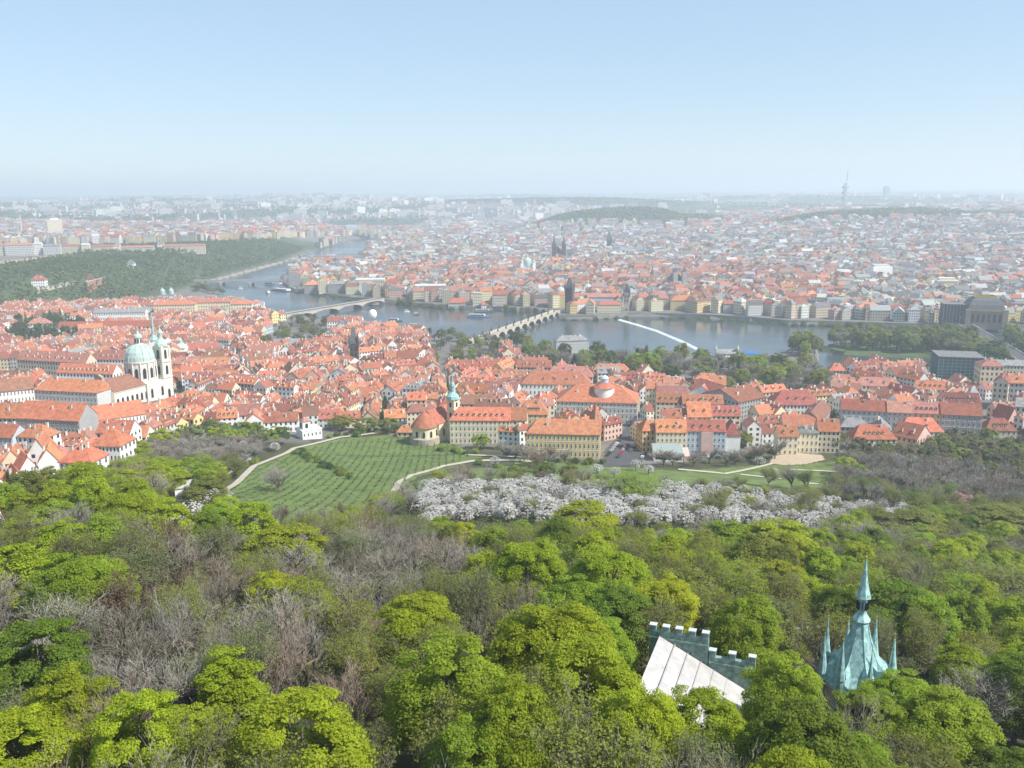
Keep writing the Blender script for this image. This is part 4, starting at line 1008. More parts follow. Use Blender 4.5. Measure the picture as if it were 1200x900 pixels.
    b = MB(); b.box(7,38,-6,5,-2,10); b.build('nave', M_PLAIN['white'], e); b = MB(); b.mesh([(7,-6.5,10),(38.5,-6.5,10),(38.5,5.5,10),(7,5.5,10),(7,-.5,16),(38.5,-.5,16)],[(0,1,5,4),(2,3,4,5),(1,2,5),(0,4,3)]); b.build('roof', M_ROOF['red'], e)
    foot(x+14,y+5,26,9,radians(20))
M_STONE_PALE = mat('pale stone', (.44,.40,.33), .9, noise=.2, nscale=.3)
def round_church():
    x, y = ground(499, 521, 0); z = H(x, y); rot = radians(58)
    e = empty('round_ended_church', x, y+6, z, rot, 'cream church with a rounded orange-roofed end and slim green-capped tower', 'church')
    pm = M_PLAIN['cream']
    b = MB(); b.lathe([(8.3,-4),(8.3,11.5),(8.8,11.7),(8.8,12.4)],28,-2,0); b.build('apse', pm, e)
    b = MB(); b.lathe([(9.4,12.2),(7.6,14.8),(3.6,19.5),(.4,22.5)],28,-2,0); b.build('apse_roof', M_ROOF['orange'], e)
    b = MB(); b.lathe([(10.2,-4.),(10.2,4.6),(8.2,5.4)],28,-2,0); b.build('plinth', M_STONE, e)
    arched_windows(e, [(-2+8.35*cos(a),8.35*sin(a),5.8,a+pi/2) for a in (radians(180),radians(215),radians(250),radians(290))], 1.5, 4.2)
    b = MB(); b.box(4,34,-8,8,-4,13); b.build('nave', pm, e)
    b = MB(); b.mesh([(1,-8.6,13),(34.5,-8.6,13),(34.5,8.6,13),(1,8.6,13),(1,0,22),(34.5,0,22)],[(0,1,5,4),(2,3,4,5),(1,2,5),(3,0,4),(3,2,1,0)]); b.build('nave_roof', M_ROOF['orange'], e)
    arched_windows(e, [(9+5.5*i,-8.05,4,0) for i in range(4)], 1.6, 5)
    b = MB(); b.box(12,19.5,-11.8,-8.1,-4,10); b.box(13,19,-14.4,-8.4,-3,29)
    for zz in (14,21.5,28.4): b.box(12.6,19.4,-14.8,-8.0,zz,zz+.7)
    t = b.build('tower', pm, e)
    arched_windows(t, [(16,-14.45,zz,0) for zz in (9,16.5,23.6)]+[(12.95,-11.4,zz,-pi/2) for zz in (16.5,23.6)], 1.4, 3.2, M_DARK)
    b = MB(); b.lathe([(4.9,29),(4.5,31),(2.8,32.6),(1.7,33.4),(1.4,34),(1.4,37.4),(1.9,37.7),(1.5,39.6),(.7,41),(.4,44),(.12,47.5)],8,16,-11.4,0,pi/8); b.build('tower_cap', M_TEAL, t)
    foot(x+8*cos(rot), y+6+8*sin(rot), 24, 13, rot, 3)
    # cottage at its foot
    HB('cottage',465,484,506,4,8,4,-4,'hip','beige','bright orange',label='tiny cottage with an orange roof at the foot of the round-ended church',rows=1,cols=3,chim=1)
def summer_house():
    x, y = ground(361, 514, 0); z = H(x, y); e = empty('white_villa', x, y+4, z, radians(34), 'small white garden villa with a lookout turret at the top of the vineyard', 'villa')
    b = MB(); b.box(-7,7,-6,6,-3,6.2); b.box(-7.3,7.3,-6.3,6.3,6.2,6.7); b.build('wall', M_PLAIN['white'], e)
    b = MB(); b.box(-5.5,0,-3.5,3,6.7,12.4); t = b.build('turret', M_PLAIN['white'], e)
    arched_windows(t, [(-2.8,-3.55,7.6,0),(-5.55,0,7.6,-pi/2)], 1.8, 3.4, M_DARK)
    b = MB(); b.mesh([(-6.2,-4.2,12.4),(.7,-4.2,12.4),(.7,3.7,12.4),(-6.2,3.7,12.4),(-3.2,-.2,15),(-2.3,-.2,15)],[(0,1,5,4),(1,2,5),(2,3,4,5),(3,0,4),(3,2,1,0)]); b.build('roof', M_ROOF['pinkish red'], e)
    for i in range(5): put(WINDOW, 'window', e, (-5.6+2.8*i,-6.02,2.4), 0, (1.3,1,2.2))
    foot(x, y+4, 8, 7, radians(34))
    x, y = ground(215, 584, 0); e = empty('flat_roofed_hut', x, y+5, H(x,y)-.5, radians(25), 'low white hut with a flat grey roof beside the sloping garden wall', 'hut')
    b = MB(); b.box(-5,5,-4.5,4.5,-3,4.5); b.build('wall', M_PLAIN['white'], e); b = MB(); b.box(-5.3,5.3,-4.8,4.8,4.5,4.9); b.build('roof', M_ROOF['pale grey'], e); foot(x,y+5,6,5,0,3)
def mirror_maze():
    bx, by = ground(1003, 806, 5.); z = H(bx, by); e = empty('spired_pavilion', bx, by, z, radians(20), 'castle-like pavilion with a pointed copper roof and small gilded corner spires', 'pavilion'); e.scale = (.76,.76,1)
    b = MB(); b.lathe([(6.6,-5),(6.6,5.8),(7.1,6.),(7.1,6.3)],8,0,0,0,pi/8); b.build('wall', M_STONE_PALE, e)
    b = MB(); b.lathe([(6.9,6.4),(5.0,8.4),(3.4,11),(2.05,13.6),(1.25,16),(1.15,16.4)],8,0,0,0,pi/8); rf = b.build('roof', M_TEAL, e)
    r = MB()
    for k in range(8):
        a = 2*pi*(k+.5)/8; r.tube([(p*cos(a),p*sin(a),q+.03) for p, q in ((6.9,6.4),(5.0,8.4),(3.4,11),(2.05,13.6),(1.25,16))], [.09]*5, 4)
    r.build('ridge', M_TEAL, rf)
    b = MB(); b.lathe([(1.75,16.2),(1.0,17.1),(.85,17.4),(.85,19.7),(1.0,19.9)],8,0,0,0,pi/8); l = b.build('lantern', M_TEAL, e)
    arched_windows(l, [(.8*cos(a),.8*sin(a),17.9,a+pi/2) for a in [2*pi*k/8 for k in range(8)]], .13, 1.3, M_DARK)
    b = MB(); b.lathe([(1.5,19.8),(.85,21.6),(.4,23.8),(.1,25.8)],8,0,0,0,pi/8); b.build('spire', M_TEAL, e)
    def finial(par, x, y, zz, s=1.):
        f = MB(); f.lathe([(.03,zz),(.05*s,zz+.25*s),(.24*s,zz+.5*s),(.05*s,zz+.8*s),(.12*s,zz+1.1*s),(.03,zz+1.3*s),(.02,zz+2.6*s)],8,x,y); f.build('finial', M_GOLD, par)
    finial(e, 0, 0, 25.6, 1.)
    for k in range(8):
        a = 2*pi*(k+.5)/8; x, y = 6.8*cos(a), 6.8*sin(a); zz = 7.4 if k % 2 else 8.4
        b = MB(); b.lathe([(.75,zz-4.5),(.75,zz),(1.,zz+.1),(.66,zz+1.7),(.34,zz+3.7),(.06,zz+6.2)],8,x,y); s = b.build('corner_spire', M_TEAL, e); finial(s, x, y, zz+6.1, .75)
        b = MB(); c, sn = cos(a), sin(a)       # gabled ridge running from the roof out to the spire
        def q(u, v, w): return (u*c-v*sn, u*sn+v*c, w)
        b.mesh([q(2.8,-1.7,8.6),q(2.8,1.7,8.6),q(6.8,-1.,6.5),q(6.8,1.,6.5),q(2.4,0,11.4),q(6.8,0,8.3)],[(0,2,5,4),(1,4,5,3),(2,3,5),(0,1,3,2),(0,4,1)]); b.build('gablet', M_TEAL, rf)
    foot(bx, by, 7, 7, 0, 5.5)
    # the hall with the white metal roof and its crenellated parapet
    p0 = Vector((*ground(776,746,12), 0)); p1 = Vector((*atz(886,764,H(p0.x,p0.y)+12), 0))
    d = (p1-p0); L = d.length; rot = atan2(d.y, d.x); zb = H(p0.x, p0.y); h0 = 12.; h1 = 5.4
    e = empty('exhibition_hall', p0.x, p0.y, zb, rot, 'long hall with a white sheet-metal roof and crenellated green parapet among the lime trees', 'hall')
    D = 13.
    b = MB(); b.mesh([(0,0,-8),(L,0,-8),(L,-D,-8),(0,-D,-8),(0,0,h0-.2),(L,0,h1-.2),(L,-D,h1-.3),(0,-D,h0-.3)],[(0,1,5,4),(1,2,6,5),(2,3,7,6),(3,0,4,7)]); b.build('wall', M_PLAIN['white'], e)
    wm = mat('white sheet metal', (.40,.385,.375), .5, noise=.2, nscale=.55, spec=.4)
    b = MB(); b.mesh([(-.4,.1,h0),(L+.4,.1,h1),(L+.4,-D-.6,h1-.1),(-.4,-D-.6,h0-.1),(-.4,.1,h0-.15),(L+.4,.1,h1-.15),(L+.4,-D-.6,h1-.25),(-.4,-D-.6,h0-.25)],[(0,1,2,3),(7,6,5,4),(0,4,5,1),(1,5,6,2),(2,6,7,3),(3,7,4,0)]); rf = b.build('roof', wm, e)
    b = MB(); n = 7
    for i in range(1, n):
        t = i/n; x = L*t; b.mesh([(x-.06,.1,h0+(h1-h0)*t),(x+.06,.1,h0+(h1-h0)*t),(x+.06,-D-.6,h0+(h1-h0)*t),(x-.06,-D-.6,h0+(h1-h0)*t)]+[(x-.06,.1,h0+(h1-h0)*t+.12),(x+.06,.1,h0+(h1-h0)*t+.12),(x+.06,-D-.6,h0+(h1-h0)*t+.12),(x-.06,-D-.6,h0+(h1-h0)*t+.12)],[(4,5,6,7),(0,1,5,4),(2,3,7,6),(1,2,6,5),(3,0,4,7)])
    b.build('seam', wm, rf)
    def parapet(x0, x1, zt, nm):
        b = MB(); b.box(x0,x1,.2,.9,-6,zt); b.box(x0,x1,.1,1.,zt-1.,zt-.75)
        o = b.build('parapet', M_TEALSTONE, e); k = max(3, int((x1-x0)/1.55)); m = MB(); m.box(-.42,.42,-.38,.38,0,.85,0); m.box(-.5,.5,-.46,.46,.85,1.,1); dt = m.data('merlon', [M_TEALSTONE, M_PALECAP])
        for i in range(k): put(dt, 'merlon', o, (x0+.45+(x1-x0-.9)*i/(k-1), .55, zt))
    parapet(-1.8, L*.50, h0+.5, 0); parapet(L*.51, L, h0-1.9, 1)
    foot(p0.x+d.x/2+sin(rot)*D/2, p0.y+d.y/2-cos(rot)*D/2, L/2+2, D/2+1.5, rot, 3)
    # stretch of old crenellated wall up to the pavilion
    q0 = Vector((*ground(908,742,7), 0)); q1 = Vector((*ground(975,752,7), 0)); d = q1-q0; rot = atan2(d.y, d.x); L = d.length; zb = H(q0.x, q0.y)
    e = empty('crenellated_wall', q0.x, q0.y, zb, rot, 'grey battlemented wall running up to the spired copper roof', 'wall')
    b = MB(); b.box(0,L,0,.9,-6,6.6); b.build('wall', M_STONE_PALE, e); m = MB(); m.box(-.42,.42,-.4,.4,0,.9); dt = m.data('merlon', [M_STONE_PALE]); k = int(L/1.6)
    for i in range(k): put(dt, 'merlon', e, (.5+(L-1)*i/(k-1), .45, 6.6))
    foot(q0.x+d.x/2, q0.y+d.y/2, L/2, 1, rot, 1)
    x, y = ground(1085,768,0)
M_TEALSTONE = mat('green-stained stone', (.18,.27,.245), .85, noise=.5, nscale=1.6)
M_PALECAP = mat('pale coping', (.45,.50,.50), .7, noise=.1)
def bridge(name, label, A, B, zd, wid, nspan, m, rise, pier=1.6, para=1.1, thick=1.2, statues=0, towers=(), lamps=0):
    A = Vector((*A, 0)); B = Vector((*B, 0)); d = B-A; L = d.length; rot = atan2(d.y, d.x)
    e = empty(name, A.x, A.y, 0, rot, label, 'bridge'); b = MB(); n = nspan*12; h = wid/2
    def bot(s):
        t = (s/L*nspan) % 1.; t = abs(2*t-1); k = pier*nspan/L
        return max(.0, zd-thick-rise*(1-sqrt(max(0, 1-min(1,t/(1-k))**2)))) if t < 1-k else None
    vs = []; fs = []
    for i in range(n+1):
        s = L*i/n; z0 = bot(s if i < n else s-1e-6)
        if i % 12 == 0: z0 = max(0., zd-thick-rise)
        z0 = zd-thick-rise if z0 is None else z0
        vs += [(s,-h,z0),(s,-h,zd),(s,h,zd),(s,h,z0)]
    for i in range(n):
        for k in range(4): fs.append((4*i+k, 4*i+(k+1)%4, 4*i+4+(k+1)%4, 4*i+4+k))
    b.mesh(vs, fs); b.build('arcade', m, e)
    pb = MB(); pb.prism([(-pier,-h-.3),(0,-h-.3-pier*1.3),(pier,-h-.3),(pier,h+.3),(0,h+.3+pier*1.3),(-pier,h+.3)],-4,max(1.5, zd-thick-rise+1.5)); pd = pb.data('pier', [M_QUAY if m is not M_STONE else M_DARKSTONE])
    for i in range(1, nspan): put(pd, 'pier', e, (L*i/nspan,0,0))
    for sgn in (-1,1):
        b = MB(); b.box(0,L,sgn*h-.25,sgn*h+.25,zd,zd+para); b.build('parapet', m, e)
    b = MB(); b.box(0,L,-h+.3,h-.3,zd,zd+.08); b.build('deck', M_PATH if statues else M_ASPH, e)
    if statues:
        s = MB(); s.box(-.8,.8,-.8,.8,0,1.6); s.lathe([(.8,1.6),(.9,2.4),(.6,3.6),(.75,4.2),(.3,4.7),(.42,5.1),(.2,5.6)],7); dt = s.data('statue', [M_DARKSTONE])
        for i in range(1, nspan):
            for sgn in (-1,1): put(dt, 'statue', e, (L*i/nspan, sgn*(h-.1), zd+para-.3))
    if lamps:
        s = MB(); s.lathe([(.16,0),(.1,7),(.1,9.5)],6); s.lathe([(.1,9.3),(.5,9.6),(.45,10.5),(.1,10.8)],8); dt = s.data('lamp_mast', [M_STEEL])
        for i in range(lamps): put(dt, 'lamp_mast', e, (L*(i+.5)/lamps, -h+.4, zd))
    foot((A.x+B.x)/2, (A.y+B.y)/2, L/2+6, h+4, rot, 2)
    return e
def gothic_tower(x, y, rot, w, h, roofh, label, m=M_DARKSTONE, rm=None, name='bridge_tower'):
    e = empty(name, x, y, H(x,y), rot, label, 'tower'); rm = rm or M_ROOF['slate']
    b = MB(); b.box(-w/2,w/2,-w/2,w/2,-3,h); b.box(-w/2-.5,w/2+.5,-w/2-.5,w/2+.5,h,h+1.4)
    for zz in (h*.45, h*.7): b.box(-w/2-.25,w/2+.25,-w/2-.25,w/2+.25,zz,zz+.6)
    t = b.build('shaft', m, e)
    arched_windows(t, [(dx,-w/2-.06,zz,0) for dx in (-w*.22,w*.22) for zz in (h*.52,h*.76)]+[(0,-w/2-.06,0,0)], w*.16, h*.15, M_DARK)
    b = MB(); k = w/2-.4; i = k*.45; z0 = h+1.4
    b.mesh([(-k,-k,z0),(k,-k,z0),(k,k,z0),(-k,k,z0),(-i,-.3,z0+roofh),(i,-.3,z0+roofh),(i,.3,z0+roofh),(-i,.3,z0+roofh)],[(0,1,5,4),(1,2,6,5),(2,3,7,6),(3,0,4,7),(4,5,6,7),(3,2,1,0)]); b.build('roof', rm, e)
    for sx in (-1,1):
        for sy in (-1,1):
            b = MB(); b.lathe([(w*.11,h-4),(w*.11,h+3),(w*.13,h+3.1),(.1,h+3+roofh*.55)],6,sx*w*.48,sy*w*.48); b.build('corner_turret', rm, e)
    foot(x, y, w/2, w/2, rot, 2); return e
def landmarks():
    great_church(); round_church(); summer_house(); mirror_maze()
    bridge('old_stone_bridge', 'old stone bridge of many arches lined with dark statues', atz(549,400,9), atz(653,364,9), 9.5, 9.5, 12, M_STONE_PALE, 6.2, pier=3.6, thick=1.6, statues=1)
    bridge('white_road_bridge', 'pale road bridge on low flat arches beyond the town roofs', atz(331,369,9), atz(446,350,9), 9, 16, 4, M_STONE_PALE, 5.4, pier=2.2, lamps=6)
    bridge('far_iron_bridge', 'slim grey bridge with three shallow spans at the foot of the green plateau', atz(226,328.5,9), atz(329,329,9), 9, 15, 3, M_PLAIN['pale grey'], 5., pier=3.)
    bridge('farthest_bridge', 'thin dark bridge farthest upriver beyond the bend', atz(352,300,10), atz(423,300,10), 10, 18, 3, M_PLAIN['pale grey'], 4.5, pier=2.5)
    bridge('island_bridge', 'grey stone bridge slanting from the theatre quay over the wooded island', atz(1119,373,9), atz(1212,428,9), 9, 17, 8, M_PLAIN['pale grey'], 5., pier=2.6, lamps=8)
    for px in (1117, 1139):
        x, y = atz(px, 376, 9); e = empty('toll_house', x, y+6, 5, radians(-14), None, 'toll house', 'toll houses of the island bridge')
        e['label'] = 'grey toll tower on the island bridge '+('beside the dark netted block' if px < 1120 else 'in front of the theatre')
        b = MB(); b.box(-4,4,-4,4,-2,9); b.build('wall', M_PLAIN['pale grey'], e); b = MB(); b.lathe([(5.2,9),(4.2,11.4),(1,12.4)],4,0,0,0,pi/4); b.build('roof', M_ROOF['pale grey'], e)
    x, y = atz(667.5, 364, 6); gothic_tower(x, y+4, radians(-20), 11.5, 34, 15, 'tall blackened gothic tower at the town end of the old stone bridge')
    x, y = ground(415, 432, 0); gothic_tower(x, y+4, radians(10), 9, 25, 15, 'dark slate-roofed bridge tower rising among the orange roofs')
    x, y = ground(733, 364, 0); e = gothic_tower(x+2, y+4, radians(-10), 9, 26, 13, 'tall water tower with a dark roof at the end of the weir', M_STONE_PALE, name='water_tower')
    # dome church beside the bridge tower
    x, y = atz(657, 356, 8); e = empty('small_domed_church', x, y+6, 6, 0, 'cream church with a pale green dome beside the blackened bridge tower', 'church')
    b = MB(); b.lathe([(8,-2),(8,19),(8.6,19.4)],8,0,0,0,pi/8); b.build('wall', M_PLAIN['cream'], e); b = MB(); b.lathe([(8,19.4),(7,24),(4,27.5),(1.6,28.4),(1.6,31.5),(1.9,31.8),(.3,35)],16); b.build('dome', M_COPPER, e); foot(x,y+6,9,9,0)
    arched_windows(e, [(-2.9,-7.5,4,0),(2.9,-7.5,4,0)], 1.8, 9)
    x, y = ground(689, 345, 6); e = empty('small_domed_church', x, y+6, 6, 0, 'little pale green cupola behind the blackened bridge tower', 'church')
    b = MB(); b.box(-7,7,-7,7,-2,18); b.build('wall', M_PLAIN['white'], e); b = MB(); b.lathe([(8,18),(5,21.5),(2.4,23),(1.7,23.2),(1.7,27),(.2,31)],8); b.build('cupola', M_COPPER, e); foot(x,y+6,8,8,0)
    # green-domed church of the old town square
    x, y = ground(618, 326, 0); e = empty('green_domed_church', x, y+10, 6, radians(10), 'white old-town church with a green dome and two green-capped towers', 'church')
    b = MB(); b.box(-13,13,-8,14,-2,24); b.build('wall', M_PLAIN['pale grey'], e); b = MB(); b.lathe([(9,24),(9,32),(9.4,32.2),(8,38),(4,42),(2,43),(2,47),(.3,51)],16); b.build('dome', M_COPPER, e)
    for sx in (-1,1):
        b = MB(); b.box(sx*13-3,sx*13+3,-11,-5,-2,32); t = b.build('tower', M_PLAIN['white'], e); b = MB(); b.lathe([(3.8,32),(3,35),(1.4,37),(1.4,39.5),(.2,44)],8,sx*13,-8); b.build('tower_cap', M_COPPER, t)
    foot(x,y+10,17,14,0)
    # twin-spired gothic church
    x, y = ground(655, 310, 0); e = empty('twin_spired_church', x, y+15, 6, radians(8), 'dark gothic church with twin towers bristling with small spires', 'church')
    b = MB(); b.box(-12,12,-2,34,-2,26); b.build('nave', M_PLAIN['beige'], e); b = MB(); b.mesh([(-12.5,-2,26),(12.5,-2,26),(12.5,34,26),(-12.5,34,26),(0,-2,42),(0,34,42)],[(0,4,5,3),(1,2,5,4),(0,1,4),(3,5,2)]); b.build('roof', M_ROOF['dark red'], e)
    for sx in (-1,1):
        b = MB(); b.box(sx*12.5-4.5,sx*12.5+4.5,-8,1,-2,48); t = b.build('tower', M_DARKSTONE, e); arched_windows(t, [(sx*12.5,-8.06,zz,0) for zz in (24,36)], 2.6, 8, M_GLASS)
        b = MB(); spire(b, sx*12.5, -3.5, 48, 4.6, 28, 8); b.build('spire', M_ROOF['slate'], t)
        for ux in (-1,1):
            for uy in (-1,1): b = MB(); spire(b, sx*12.5+ux*4.3, -3.5+uy*4.3, 46, 1.2, 13, 6); b.build('turret', M_ROOF['slate'], t)
    foot(x,y+22,18,24,0)
    x, y = ground(714, 298, 0); e = gothic_tower(x, y+6, 0, 12, 38, 24, 'dark powder tower with a steep wedge roof beyond the twin-spired church', name='gothic_gate_tower')
    x, y = ground(797, 345, 0); e = empty('dark_twin_tower_church', x, y+12, 6, radians(6), 'massive dark brick church with two blunt towers behind the quay', 'church')
    for sx in (-1,1):
        b = MB(); b.box(sx*8-4,sx*8+4,-5,3,-2,38); t = b.build('tower', M_PLAIN['grey'], e); b = MB(); spire(b, sx*8, -1, 38, 5, 9, 4, 0, pi/4); b.build('tower_cap', M_ROOF['slate'], t)
    b = MB(); b.box(-11,11,3,42,-2,22); b.build('nave', M_PLAIN['grey'], e); b = MB(); b.mesh([(-11.5,3,22),(11.5,3,22),(11.5,42,22),(-11.5,42,22),(0,3,34),(0,42,34)],[(0,4,5,3),(1,2,5,4),(0,1,4),(3,5,2)]); b.build('roof', M_ROOF['slate'], e); foot(x,y+22,14,26,0)
    for px, py, h, lab in ((764,340,44,'thin dark spire between the water tower and the yellow quay block'),(590,306,40,'slim grey tower rising from the middle of the old town'),(742,330,42,'slim pale tower above the red old-town roofs'),(535,305,38,'narrow pale brown tower left of the green-domed church'),(858,330,38,'small dark spire behind the blue quay house'),(1006,325,36,'short dark spire above the beige quay block')):
        x, y = ground(px, py, 0); e = empty('church_tower', x, y, H(x,y), 0, lab, 'tower'); b = MB(); b.box(-3.2,3.2,-3.2,3.2,-2,h*.66); b.build('shaft', M_STONE, e); b = MB(); spire(b,0,0,h*.66,3.6,h*.34,8); b.build('spire', M_ROOF['slate'], e); foot(x,y,4,4,0)
    x, y = ground(936, 308, 0); e = empty('white_church', x, y, H(x,y), 0, 'white church tower with a red pyramid roof in the dense far city', 'church'); b = MB(); b.box(-7,7,-7,7,-2,27); b.build('tower', M_PLAIN['white'], e); b = MB(); b.lathe([(10.5,27),(.4,40)],4,0,0,0,pi/4); b.build('roof', M_ROOF['bright orange'], e); foot(x,y,8,8,0)
    # national theatre
    x, y = atz(1163, 386, 5); rot = radians(-15); e = empty('theatre', x, y+26, 5, rot, 'monumental theatre with a dark curved roof edged and crested in gold', 'theatre'); e.scale = (.82,.82,.94)
    b = MB(); b.box(-27,27,-20,30,-2,24); b.build('wall', M_THEATRE, e)
    for sx in (-1,1):
        b = MB(); b.box(sx*27-4,sx*27+4,-23,-14,-2,26); b.build('corner_pavilion', M_THEATRE, e)
    arched_windows(e, [(-20+8*i,-20.1,8,0) for i in range(6)], 4, 12, M_DARK)
    b = MB(); b.box(-28,28,-21,31,24,25.6); b.build('cornice', M_GOLD, e)
    b = MB(); vs = []; pr = ((27,18.5,25.6),(25,16.5,32),(21,12.5,38),(15.5,8,41.5))
    for hx, hy, zz in pr: vs += [(-hx,-hy,zz),(hx,-hy,zz),(hx,hy+9,zz),(-hx,hy+9,zz)]
    b.mesh(vs, [(4*i+k,4*i+(k+1)%4,4*i+4+(k+1)%4,4*i+4+k) for i in range(3) for k in range(4)]+[(12,13,14,15)]); b.build('roof', M_ROOF['slate'], e)
    b = MB(); b.box(-15.6,15.6,-8.1,-7.4,41.5,44); b.box(-15.6,15.6,16.4,17.1,41.5,44); b.box(-15.6,-14.9,-7.4,16.4,41.5,44); b.box(14.9,15.6,-7.4,16.4,41.5,44); b.build('gold_crest', M_GOLD, e); foot(x,y+30,32,28,rot)
    x, y = atz(1122, 382, 6); e = empty('scaffolded_building', x, y+16, 5, radians(-14), 'dark netted block beside the theatre with gold-edged roof', 'building'); m = mat('dark netting', (.04,.055,.075), .8, noise=.3, nscale=.3)
    b = MB(); b.box(-14,14,-12,12,-2,29); b.build('netting', m, e); b = MB(); b.box(-14.4,14.4,-12.4,12.4,29,29.6); b.build('roof', M_ROOF['grey'], e); b = MB()
    for i in range(8): b.box(-14+4*i-.15,-14+4*i+.15,-12.3,-12.05,-1,30)
    b.build('scaffold', M_STEEL, e); foot(x,y+16,15,13,0)
    # flat white gold-banded building
    x, y = ground(1111, 345, 0); e = empty('cream_block', x, y+10, H(x,y), radians(-12), 'bright cream block with a stepped top behind the netted building', 'building'); b = MB(); b.box(-17,17,-9,12,-2,24); b.build('wall', M_PLAIN['cream'], e); b = MB(); b.box(-13,13,-6,9,24,28); b.build('attic', M_PLAIN['cream'], e); b = MB(); b.box(-17.5,17.5,-9.5,12.5,22.6,23.6); b.build('cornice', M_PLAIN['white'], e); foot(x,y+10,18,13,0)
    # park palace, mill house, boats' pier
    HB('river_palace',652,690,402,13,16,5,10,'hip','pale grey','grey',label='grey-roofed palace standing alone at the water below the old bridge',cat='palace',rows=4,cols=14,chim=4,z=3,mesh_win=True)
    e = HB('mill_house',841,866,409,10,12,4,-2,'gable','white','grey',label='white mill house with stepped gables and grey roof on the river bank',cat='building',rows=3,cols=7,chim=0,z=2)
    w = w_(e); foot(e.location.x-4, e.location.y-32, 32, 34, 0)
    for sx in (-1,1): b = MB(); b.box(sx*w/2-.4,sx*w/2+.4,-4,4,10,15.5); b.box(sx*w/2-.35,sx*w/2+.35,-1.2,1.2,15.5,17.5); b.build('stepped_gable', M_PLAIN['white'], e)
    x, y = atz(880, 418, 2); e = empty('boat_house', x, y, 2, radians(-12), 'white boat house with a bright blue roof beside the mill house', 'boat house'); b = MB(); b.box(-9,9,-4,4,-2,4); b.build('wall', M_PLAIN['white'], e); b = MB(); b.mesh([(-9.5,-4.6,4),(9.5,-4.6,4),(9.5,4.6,4),(-9.5,4.6,4),(-9.5,0,6.2),(9.5,0,6.2)],[(0,1,5,4),(2,3,4,5),(1,2,5),(3,0,4),(3,2,1,0)]); b.build('roof', mat('blue roof paint', (.03,.16,.42), .5), e)
    # weir
    P = [atz(px, py, 0) for px, py in ((727,375),(748,381),(772,388.5),(797,399),(820,410))]; b = MB(); vs = []
    for i, (x, y) in enumerate(P):
        x0, y0 = P[max(0,i-1)]; x1, y1 = P[min(4,i+1)]; d = hypot(x1-x0,y1-y0); nx, ny = -(y1-y0)/d, (x1-x0)/d
        if ny > 0: nx, ny = -nx, -ny
        vs += [(x-nx*2,y-ny*2,-.5),(x,y,1.3),(x+nx*1.5,y+ny*1.5,1.3),(x+nx*5,y+ny*5,.12),(x+nx*5,y+ny*5,-1)]
    b.mesh(vs, [(5*i+k,5*i+k+1,5*i+6+k,5*i+5+k) for i in range(4) for k in range(4)]); tag(b.build('weir', mat('white water', (.58,.61,.62), .7, noise=.4, nscale=.35)), 'foaming white weir slanting across the river from the water tower', None, None, 'structure')
    # balloon
    x, y = atz(437, 374, 14); e = empty('balloon', x, y, 5, 0, 'round white tethered balloon above the roofs at the river', 'balloon'); b = MB(); b.lathe([(.4,9.2),(2.2,10),(4.8,12),(6.4,15),(6.8,18),(6.2,21),(4.4,23.6),(2,24.8),(.2,25)],20); b.build('envelope', M_WHITE, e); e.scale = (.85,.85,.9); b = MB(); b.lathe([(1.,3.6),(1.3,3.8),(1.3,5),(1.2,5.1)],10); b.build('gondola', M_BARK, e); b = MB()
    for a in range(4): b.tube([(1.2*cos(a*pi/2),1.2*sin(a*pi/2),5),(2.*cos(a*pi/2),2.*sin(a*pi/2),10)],[.06,.06],4)
    b.tube([(0,0,-1),(0,0,3.7)],[.06,.06],4); b.build('cable', M_STEEL, e)
    boats()
    # far landmarks
    x, y = ground(989, 246, 0); z = H(x, y); e = empty('television_tower', x, y, z, .4, 'tall silver television tower on the far skyline', 'tower')
    for k, (a, hh) in enumerate(((0,216),(2.1,150),(4.2,150))):
        b = MB(); b.lathe([(4.2,-4),(4.2,hh*.72),(3. if k == 0 else 4,hh*.73),(2.6 if k == 0 else 3.6,hh)],12,8*cos(a),8*sin(a)); b.build('shaft', M_STEEL, e)
    for zz in (62, 92, 122): b = MB(); b.box(-16,16,-13,13,zz,zz+9); b.build('pod', M_PLAIN['grey'], e)
    b = MB(); b.lathe([(1.2,212),(.8,240),(.2,262)],8,8,0); b.build('antenna', M_WHITE, e)
    x, y = ground(1038, 234, 0); e = empty('high_rise', x, y, H(x,y), .2, 'dark slab tower block on the far skyline', 'tower block'); b = MB(); b.box(-21,21,-12,12,-5,96); b.build('wall', M_PLAIN['grey'], e); b = MB(); b.box(-12,12,-8,8,96,103); b.build('roof_plant', M_PLAIN['grey'], e)
    x, y = ground(66, 281, 0); e = empty('high_rise', x, y, H(x,y), .5, 'pale high-rise hotel with a bright end wall beyond the green plateau', 'tower block'); b = MB(); b.box(-21,21,-10,10,-5,62); b.build('wall', M_PLAIN['beige'], e); b = MB(); b.box(-12,12,-6,6,62,66); b.build('roof_plant', M_PLAIN['white'], e)
    x, y = ground(26, 277, 0); e = empty('factory_chimney', x, y, H(x,y), 0, 'thin pale factory chimney beyond the green plateau', 'chimney'); b = MB(); b.lathe([(3.4,-4),(2.2,72)],10); b.build('stack', M_PLAIN['pale grey'], e); b = MB(); b.lathe([(2.6,72),(2.6,74)],10); b.build('rim', M_PLAIN['grey'], e)
